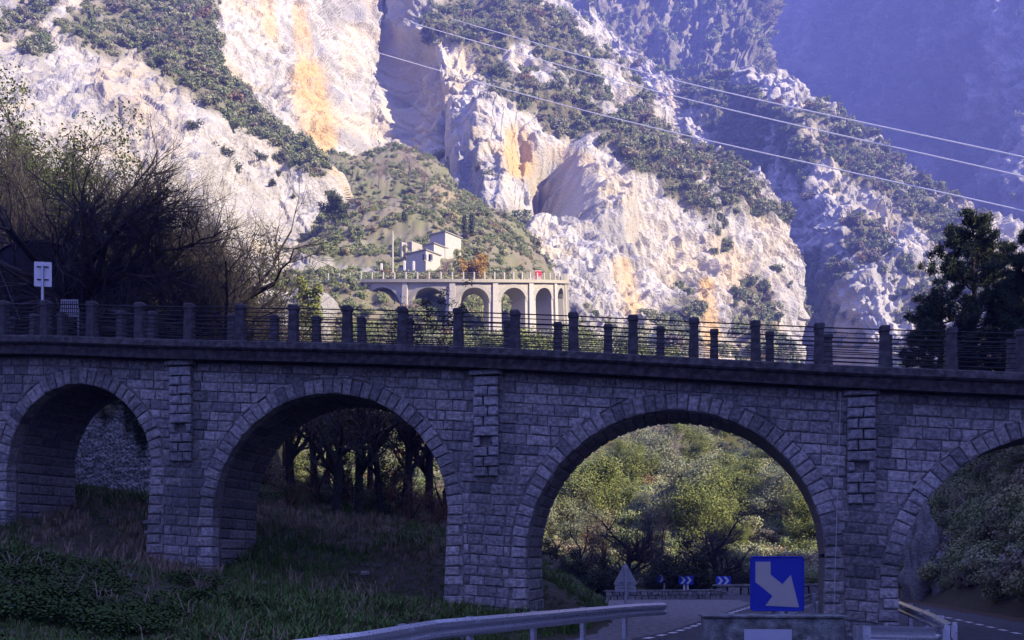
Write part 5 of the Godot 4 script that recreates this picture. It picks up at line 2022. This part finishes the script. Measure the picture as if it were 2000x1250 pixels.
	var brush := bare_tree(2.6, 0.05, CFG_UP.merged({"stem": 0.3, "clear": 0.05, "open": 1.0, "bark": Color(0.09, 0.06, 0.045), "twig": Color(0.15, 0.085, 0.05)}, true), 4)
	for q in [[560, 33.5, 900, "low russet brush at the left foot of the second arch"], [620, 35.0, 850, "russet brush between the left trunks of the second arch"], [690, 36.0, 880, "low russet brush behind the ivy clad tree"], [735, 35.5, 840, "russet brush right of the ivy clad tree"], [790, 34.0, 870, "russet brush at the right in the second arch"], [845, 35.0, 900, "low russet brush next to the wide arch pier"], [870, 37.0, 850, "tall russet brush next to the wide arch pier"], [655, 38.0, 830, "tall russet brush far back in the second arch"], [770, 39.0, 820, "pale russet brush far back toward the right of the second arch"]]:
		var o := plant_top("brush", q[3], brush, on_ground(q[0], 1050, q[1]), rng.randf() * TAU, q[2], "brush behind the second arch")
		o.set_meta("category", "brush")
	# --- dark leafy tree above the deck, before the far viaduct
	var lf := leafy_tree(7.6, 0.12, Color(0.05, 0.05, 0.028), 0.36, 60, 0.055, CFG_UP.merged({"stem": 0.75, "clear": 0.5}, true), 3)
	plant_top("leafy_tree", "dark tree with clustered leaves standing against the far viaduct arches", lf, on_ground(805, 700, 36.0), 0.4, 545)
	# --- pines on the right
	rng.seed = 91
	var pn := pine(11.0, 2.3, Color(0.035, 0.05, 0.025), 0.25)
	var pn2 := pine(7.0, 2.0, Color(0.04, 0.052, 0.028), 0.2)
	print("pine tris ", pn.tris, " ", pn2.tris)
	for q in [[pn, 1905, 40.0, -2.3, 0.3, 402, "tallest dark pine above the viaduct at the right"], [pn2, 1832, 41.0, -1.5, 1.4, 555, "lower dark pine left of the tallest pine"], [pn, 2030, 37.0, -2.2, 2.7, 440, "dark pine cut by the right edge of the picture"], [pn2, 1965, 42.0, -1.6, 4.0, 545, "low bushy pine between the tallest pine and the right edge"], [pn2, 1875, 38.5, -1.8, 5.2, 590, "short dense pine at the foot of the tallest pine"]]:
		plant_top("pine_tree", q[6], q[0], at(q[1], 735, q[2]) + Vector3(0, q[3], 0), q[4], q[5], "pines above the deck", "needle")
	# --- trees beyond the wide arch
	var wide := bare_tree(4.6, 0.14, CFG_OAK.merged({"lean": Vector2(0.1, 0)}, true), 5)
	var slim := bare_tree(4.6, 0.09, CFG_UP.merged({"twig": Color(0.13, 0.09, 0.06)}, true), 4)
	for q in [[1225, 46.0, 945, 0, 0.0, "spreading bare tree behind the triangular sign"], [1130, 47.0, 960, 1, 1.0, "thin bare tree left of the spreading one in the wide arch"], [1400, 48.5, 950, 0, 2.2, "bare tree with forked trunk beside the chevron boards"], [1080, 49.0, 985, 1, 2.0, "thin bare tree by the pier in the wide arch"], [1290, 51.0, 965, 1, 3.1, "thin bare tree right of the spreading one in the wide arch"], [1180, 52.0, 950, 1, 4.0, "thin bare tree far back behind the triangular sign"]]:
		plant_top("roadside_tree", q[5], wide if q[3] == 0 else slim, on_ground(q[0], 1140, q[1]), q[4], q[2], "bare trees beyond the wide arch")
	var bush := leafy_tree(2.6, 0.07, Color(0.04, 0.045, 0.022), 0.34, 60, 0.045, {"kids": [8, 5, 4], "wobble": 0.3, "clear": 0.05, "open": 1.1, "shrink": 1.0, "stem": 0.5, "lean": Vector2(0, 0)})
	for q in [[1075, 44.0, 1045, "dark bush at the left foot of the wide arch view"], [1130, 45.0, 1060, "dark bush left of the triangular sign"], [1345, 48.0, 1035, "dark evergreen bush behind the chevron boards"], [1290, 50.8, 1060, "dark bush left of the middle chevron board"], [1175, 45.0, 1080, "small dark bush behind the triangular sign"], [1450, 50.0, 1095, "small dark bush right of the forked bare tree"], [1480, 51.0, 1090, "dark bush above the arrow sign"]]:
		var o := plant_top("bush", q[3], bush, on_ground(q[0], 1140, q[1]), rng.randf() * TAU, q[2], "dark bushes beyond the wide arch")
		o.set_meta("category", "bush")
	# --- olives and other trees on the sunlit hillside
	var olive := leafy_tree(4.0, 0.13, Color(0.185, 0.20, 0.12), 0.5, 130, 0.042, {"kids": [8, 5, 4], "wobble": 0.3, "clear": 0.15, "open": 1.05, "shrink": 0.95, "stem": 0.5, "lean": Vector2(0, 0)})
	var oakg := leafy_tree(4.2, 0.13, Color(0.16, 0.185, 0.055), 0.5, 130, 0.042, {"kids": [8, 5, 4], "wobble": 0.3, "clear": 0.15, "open": 1.0, "shrink": 0.9, "stem": 0.55, "lean": Vector2(0, 0)})
	var greybare := bare_tree(4.4, 0.10, CFG_UP.merged({"twig": Color(0.28, 0.235, 0.21), "bark": Color(0.24, 0.21, 0.19)}, true), 4)
	for k in 130:
		var z := rng.randf_range(58.0, 128.0)
		var x := rng.randf_range(980, 1660)
		var p := at(x, 0, z)
		p.y = ground_h(p.x, p.z) - 0.1
		var kind := rng.randi() % 5
		var s := seen(p)
		var where := ("lower" if s.y > 1000 else ("topmost" if s.y < 870 else ("upper" if s.y < 930 else "middle"))) + " sunlit hillside, " + ("by the wide arch's left jamb" if s.x < 1120 else ("above the triangular sign" if s.x < 1260 else ("above the chevron boards" if s.x < 1430 else ("above the arrow sign" if s.x < 1560 else "by the wide arch's right jamb"))))
		var sc := rng.randf_range(0.5, 1.3)
		var big := "large " if sc > 1.05 else ("small " if sc < 0.72 else "")
		if kind <= 1:
			plant_tree("olive_tree", big + "grey green olive tree on the " + where, olive, p, rng.randf() * TAU, sc, "olive trees on the sunlit hillside")
		elif kind <= 3:
			plant_tree("green_oak", big + "yellow green oak on the " + where, oakg, p, rng.randf() * TAU, sc, "oaks on the sunlit hillside")
		else:
			plant_tree("grey_tree", big + "grey leafless tree on the " + where, greybare, p, rng.randf() * TAU, sc, "leafless trees on the sunlit hillside")
	for k in 34:
		var z := rng.randf_range(95.0, 140.0)
		var x := rng.randf_range(520, 1000)
		var p := at(x, 0, z)
		p.y = ground_h(p.x, p.z) - 0.1
		plant_tree("valley_tree", ["grey green tree", "yellow green tree", "grey leafless tree"][k % 3] + " in the valley below the far viaduct, " + ("left part" if x < 680 else ("right part" if x > 850 else "middle part")), [olive, oakg, greybare][k % 3], p, rng.randf() * TAU, rng.randf_range(0.6, 1.15), "trees below the far viaduct")
	for q in [[905, 120.0, 655, 0], [940, 126.0, 645, 1], [985, 122.0, 640, 0], [1015, 118.0, 650, 2], [1050, 116.0, 625, 1], [1085, 122.0, 640, 0], [1120, 118.0, 650, 0], [1160, 124.0, 630, 1], [760, 118.0, 600, 2], [700, 124.0, 610, 1], [655, 120.0, 600, 2], [845, 124.0, 640, 0], [1200, 130.0, 640, 0], [1250, 126.0, 650, 1]]:
		var p := at(q[0], 0, q[1])
		p.y = ground_h(p.x, p.z) - 0.1
		plant_top("viaduct_tree", ["grey green tree", "yellow green tree", "grey leafless tree"][q[3]] + " standing before the far viaduct and crag foot, " + ("left of the white house" if q[0] < 780 else ("below the red board" if q[0] > 1000 and q[0] < 1100 else ("right of the red board" if q[0] > 1100 else "before its tall piers"))), [olive, oakg, greybare][q[3]], p, rng.randf() * TAU, q[2], "trees before the far viaduct")
	# yellow-green tree and pale trees close under the far viaduct
	plant_top("poplar_tree", "yellow green pointed tree before the left end of the far viaduct", leafy_tree(9.0, 0.14, Color(0.17, 0.19, 0.05), 0.4, 60, 0.09, {"kids": [12, 5, 3], "wobble": 0.08, "clear": 0.1, "open": 0.45, "shrink": 0.42, "stem": 0.95, "lean": Vector2(0, 0)}), on_ground(617, 700, 80.0), 0.0, 545)
	# --- terrace slope: cypresses, orange tree, lone bush
	var cy := cypress(4.2, 0.75)
	for q in [[790, 458, 190.0, 1.1, "dark cypress above the white house"], [907, 455, 186.0, 0.8, "left one of the two dark cypresses right of the tower"], [921, 456, 187.0, 0.9, "right one of the two dark cypresses right of the tower"]]:
		plant_tree("cypress_tree", q[4], cy, at(q[0], q[1], q[2]), 0.0, q[3], "cypresses on the terrace slope", "needle")
	var orange := leafy_tree(4.6, 0.12, Color(0.34, 0.20, 0.045), 0.5, 26, 0.12, {"kids": [8, 5, 4], "wobble": 0.3, "clear": 0.1, "open": 1.1, "shrink": 1.0, "stem": 0.45, "lean": Vector2(0, 0)})
	plant_tree("autumn_tree", "orange leaved autumn tree right of the white house", orange, at(928, 542, 156.0), 0.0, 1.05)
	var pink := bare_tree(5.5, 0.08, CFG_UP.merged({"twig": Color(0.30, 0.22, 0.19), "bark": Color(0.26, 0.2, 0.18)}, true), 4)
	for q in [[870, 545, 158.0, 0.9, "leafless pinkish tree before the white house tower"], [740, 365, 232.0, 1.6, "leafless pinkish tree left of the gully below the quarried cliff"], [800, 350, 240.0, 1.9, "tallest leafless pinkish tree below the quarried cliff"], [830, 370, 232.0, 1.4, "leafless pinkish tree nearest the crag below the gully"]]:
		plant_tree("leafless_tree", q[4], pink, at(q[0], q[1], q[2]), rng.randf() * TAU, q[3], "leafless trees on the terrace slope")
	var lone := leafy_tree(6.5, 0.16, Color(0.07, 0.085, 0.035), 0.62, 34, 0.16, {"kids": [8, 5, 4], "wobble": 0.3, "clear": 0.1, "open": 0.9, "shrink": 0.8, "stem": 0.6, "lean": Vector2(0, 0)})
	plant_tree("rock_tree", "dark round tree casting a shadow at the foot of the pale left slope", lone, at(655, 440, 193.0), 0.0, 1.0)
	# --- bushes one can count on the pale left slope
	for q in [[497, 262, 0.9], [498, 248, 0.7], [537, 272, 1.1], [530, 283, 0.9], [512, 316, 0.85], [550, 320, 0.95], [545, 301, 0.6], [580, 316, 0.7], [545, 349, 0.5], [533, 365, 0.6], [438, 304, 0.9], [380, 258, 0.8], [455, 345, 0.8], [292, 128, 0.7], [575, 392, 0.4]]:
		var p := drop(Vector2(q[0], q[1]))
		if p == Vector3.ZERO:
			continue
		var m := solo("slope_bush", shrubs[rng.randi() % 4], mats["slope bush leaf"], "round dark bush alone on the pale left slope, " + ("near the band of scrub" if q[1] < 290 else ("highest ones of the lower cluster" if q[1] < 318 else "low down toward the bare trees")), "bush", "lone bushes on the pale left slope")
		m.transform = plant_xf(p + Vector3(0, 0.5, 0), q[2] * 2.7, 1.0)

var slope_a: Dictionary

# the point of the pale slope seen in that direction
func drop(s: Vector2) -> Vector3:
	var best := 6.0
	var out := Vector3.ZERO
	for p in slope_a.p:
		var d := seen(p).distance_to(s)
		if d < best:
			best = d
			out = p
	return out

# ---------- grass, ivy, dry weeds ----------
func blade_tuft(n: int, h: float, lean: float, cols: Array, w := 0.008) -> ArrayMesh:
	var m := MB.new()
	for k in n:
		var a := rng.randf() * TAU
		var o := Vector3(rng.randfn() * 0.05, 0, rng.randfn() * 0.05)
		var d := Vector3(cos(a), 0, sin(a)) * lean * rng.randf_range(0.2, 1.0)
		var hh := h * rng.randf_range(0.5, 1.2)
		var s := Vector3(-sin(a), 0, cos(a)) * w
		m.col = cols[rng.randi() % cols.size()]
		var mid := o + d * hh * 0.4 + Vector3(0, hh * 0.6, 0)
		var tip := o + d * hh + Vector3(0, hh * (1.0 - lean * 0.25), 0)
		m.quad(o - s, mid - s * 0.8, mid + s * 0.8, o + s)
		m.tri(mid - s * 0.8, tip, mid + s * 0.8)
	return m.mesh()

func make_grass() -> void:
	rng.seed = 505
	var green := [Color(0.05, 0.11, 0.018), Color(0.065, 0.12, 0.022), Color(0.085, 0.105, 0.03)]
	var dry := [Color(0.17, 0.13, 0.085), Color(0.13, 0.10, 0.07), Color(0.20, 0.16, 0.11)]
	var gm := [blade_tuft(16, 0.16, 0.8, green), blade_tuft(18, 0.11, 1.0, green), blade_tuft(14, 0.22, 0.7, green + [dry[0]])]
	var dm := [blade_tuft(16, 0.22, 0.8, dry + [Color(0.08, 0.09, 0.035), Color(0.06, 0.085, 0.025)]), blade_tuft(14, 0.32, 0.6, dry + [Color(0.07, 0.08, 0.03)])]
	var gs := [[], [], []]
	var ds := [[], []]
	var iv := []
	var k := 0
	while k < 46000:
		k += 1
		var d := lerpf(8.5, 44.0, pow(rng.randf(), 1.2))
		var x := rng.randf_range(-0.56 * d, 0.14 * d + 1.0)
		var h := ground_h(x, -d)
		if h < 0.03:
			continue
		if x < -9.8 and d > 31.2:
			continue
		var p := Vector3(x, h - 0.01, -d)
		var s := seen(p)
		if s.y > 1300 or s.x < -40:
			continue
		var t := n_mid.get_noise_2d(x * 6.0, d * 6.0)
		# ivy low at the left
		var iz := zones([[70, 1110, 240, 1240, 60, 1.0], [20, 1060, 120, 1110, 30, 0.6]], s)
		if iz > 0.6 + t * 2.0:
			if d < 20.0:
				iv.append(p)
			if rng.randf() < 0.7:
				continue
		var dryness := zones([[20, 1020, 300, 1040, 60, 0.9], [300, 1070, 420, 1090, 40, 0.7], [520, 1020, 880, 1060, 45, 1.0], [560, 1130, 860, 1200, 30, 0.4], [330, 1120, 520, 1240, 26, 0.4]], s) + t * 0.5
		if dryness > 0.62 and rng.randf() < 0.4:
			ds[rng.randi() % 2].append(Transform3D(Basis(Vector3.UP, rng.randf() * TAU).scaled(Vector3.ONE * rng.randf_range(0.5, 1.1)), p))
		else:
			var lush := n_mid.get_noise_2d(x * 3.0 + 30.0, d * 3.0)
			if lush < -0.22 and rng.randf() < 0.6:
				continue
			gs[rng.randi() % 3].append(Transform3D(Basis(Vector3.UP, rng.randf() * TAU).scaled(Vector3.ONE * rng.randf_range(0.6, 1.3) * (1.0 + maxf(-0.3, lush) * 1.2)), p))
	var pb := MB.new()
	for k2 in 9:
		var ctr := Vector3(rng.randf_range(-0.3, 0.3), rng.randf_range(0.0, 0.03), rng.randf_range(-0.3, 0.3))
		var r := rng.randf_range(0.02, 0.075)
		var g := rng.randf_range(0.16, 0.36)
		pb.col = Color(g, g * 0.96, g * 0.9)
		var pp := []
		for zz in [-1, 1]:
			for q in [[-1, -1], [1, -1], [1, 1], [-1, 1]]:
				pp.append(ctr + Vector3(q[0], q[1] * 0.6, zz) * r * rng.randf_range(0.5, 0.95))
		pb.hexa(pp)
	var px := []
	var lx := []
	for k2 in 900:
		var d2 := rng.randf_range(9.0, 27.0)
		var x2 := rng.randf_range(-0.55 * d2, 0.05 * d2)
		var h2 := ground_h(x2, -d2)
		if h2 > 0.05 and n_mid.get_noise_2d(x2 * 5.0 + 80.0, d2 * 5.0) > 0.12:
			(px if k2 % 4 == 0 else lx).append(Transform3D(Basis(Vector3.UP, rng.randf() * TAU).scaled(Vector3.ONE * rng.randf_range(0.6, 1.4)), Vector3(x2, h2 + 0.01, -d2)))
	many("stones", pb.mesh(), mats["masonry stone"], px, [], "small loose stones lying in the grass of the bank", self, "stones")
	many("dead_stems", blade_tuft(9, 0.5, 1.3, [Color(0.22, 0.17, 0.12), Color(0.15, 0.11, 0.08)], 0.006), mats["grass"], lx, [], "bent dead stems among the grass of the bank", self, "weeds")
	for i in 3:
		many("grass", gm[i], mats["grass"], gs[i], [], "green grass on the shaded bank", self, "grass")
	for i in 2:
		many("dry_weeds", dm[i], mats["grass"], ds[i], [], "tall dry brown weeds on the bank below the arches", self, "weeds")
	# ivy: leaves standing off the ground in drifts
	var lm := MB.new()
	for i in 44:
		var o := Vector3(rng.randf_range(-0.22, 0.22), rng.randf_range(0.04, 0.22), rng.randf_range(-0.22, 0.22))
		var nn := Vector3(rng.randf_range(-0.7, 0.7), 1.0, rng.randf_range(-0.2, 1.0)).normalized()
		var u := nn.cross(Vector3(rng.randfn(), 0, rng.randfn())).normalized() * 0.022
		var w := nn.cross(u)
		var b := rng.randf_range(0.7, 1.4)
		lm.col = Color(0.032 * b, 0.058 * b, 0.012 * b)
		lm.quad(o - u, o + w * 0.8, o + u, o - w * 1.2)
	var ix := []
	for p in iv:
		for e in 2:
			ix.append(Transform3D(Basis(Vector3.UP, rng.randf() * TAU).scaled(Vector3.ONE * rng.randf_range(0.7, 1.3)), p + Vector3(rng.randfn() * 0.15, 0, rng.randfn() * 0.15)))
	var ivm: StandardMaterial3D = mat("ivy leaf", Color(1, 1, 1), 0.7)
	ivm.metallic_specular = 0.2
	many("ivy", lm.mesh(), ivm, ix, [], "glossy dark ivy creeping over the bank at lower left", self, "ivy")
	print("grass ", gs[0].size() * 3, " dry ", ds[0].size() * 2, " ivy ", ix.size())
	# undergrowth: the shaded right hill, the wood floor, the sunlit hillside
	var spots := []
	for i in 2600:
		var d := rng.randf_range(20.0, 62.0)
		var x := rng.randf_range(0.33, 0.62) * d
		var h := ground_h(x, -d)
		if h > 0.4:
			spots.append(Vector3(x, h, -d))
	spread("undergrowth", "dark undergrowth on the shaded hill beside the right-hand arch", spots, 0.35, 1.3, 1.0, 1.0, true)
	spots = []
	for i in 1500:
		var d := rng.randf_range(35.0, 54.0)
		var x := rng.randf_range(-0.5, 0.08) * d
		var h := ground_h(x, -d)
		if h > 0.3 and (x < -0.28 * d or d > 46.0 or rng.randf() < 0.15):
			spots.append(Vector3(x, h, -d))
	spread("undergrowth", "dark undergrowth on the wood floor behind the viaduct", spots, 0.3, 0.9, 1.0, 1.0, true)
	spots = []
	for i in 7000:
		var d := rng.randf_range(50.0, 150.0)
		var x := rng.randf_range(-0.3, 0.36) * d
		var h := ground_h(x, -d)
		if h > 0.2:
			spots.append(Vector3(x, h, -d))
	spread("hillside_scrub", "olive green scrub covering the sunlit hillside in the valley", spots, 0.35, 1.5, 1.35, 1.0, true)
	# creeper hanging over the retaining wall
	spots = []
	for i in 120:
		var x := rng.randf_range(-18.0, -10.0)
		spots.append(Vector3(x, rng.randf_range(6.0, 7.0) - maxf(0.0, x + 12.5) * rng.randf_range(0.2, 0.7), -31.9 + rng.randf_range(-0.9, 0.05)))
	spread("creeper", "creeper hanging over the top of the rubble retaining wall", spots, 0.25, 0.55, 1.0, 1.0, true)

func _ready() -> void:
	rng.seed = 4242
	make_world()
	setup_noise()
	make_materials()
	for k in 4:
		shrubs.append(shrub_mesh(7 + k, 70, 0.085, 1.0))
	for k in 4:
		near_shrubs.append(shrub_mesh(7 + k, 240, 0.04, 1.0))
	print("start ", Time.get_ticks_msec())
	make_mountains()
	print("mountains ", Time.get_ticks_msec())
	make_ground()
	print("ground ", Time.get_ticks_msec())
	make_viaduct()
	print("viaduct ", Time.get_ticks_msec())
	make_signs()
	make_rails()
	make_small_walls()
	make_retaining_wall()
	make_terrace_wall()
	make_outcrops()
	make_gate()
	make_drain_pipe()
	make_far_viaduct()
	make_house()
	make_cables()
	print("objects ", Time.get_ticks_msec())
	make_trees()
	print("trees ", Time.get_ticks_msec())
	make_grass()
	print("grass ", Time.get_ticks_msec())
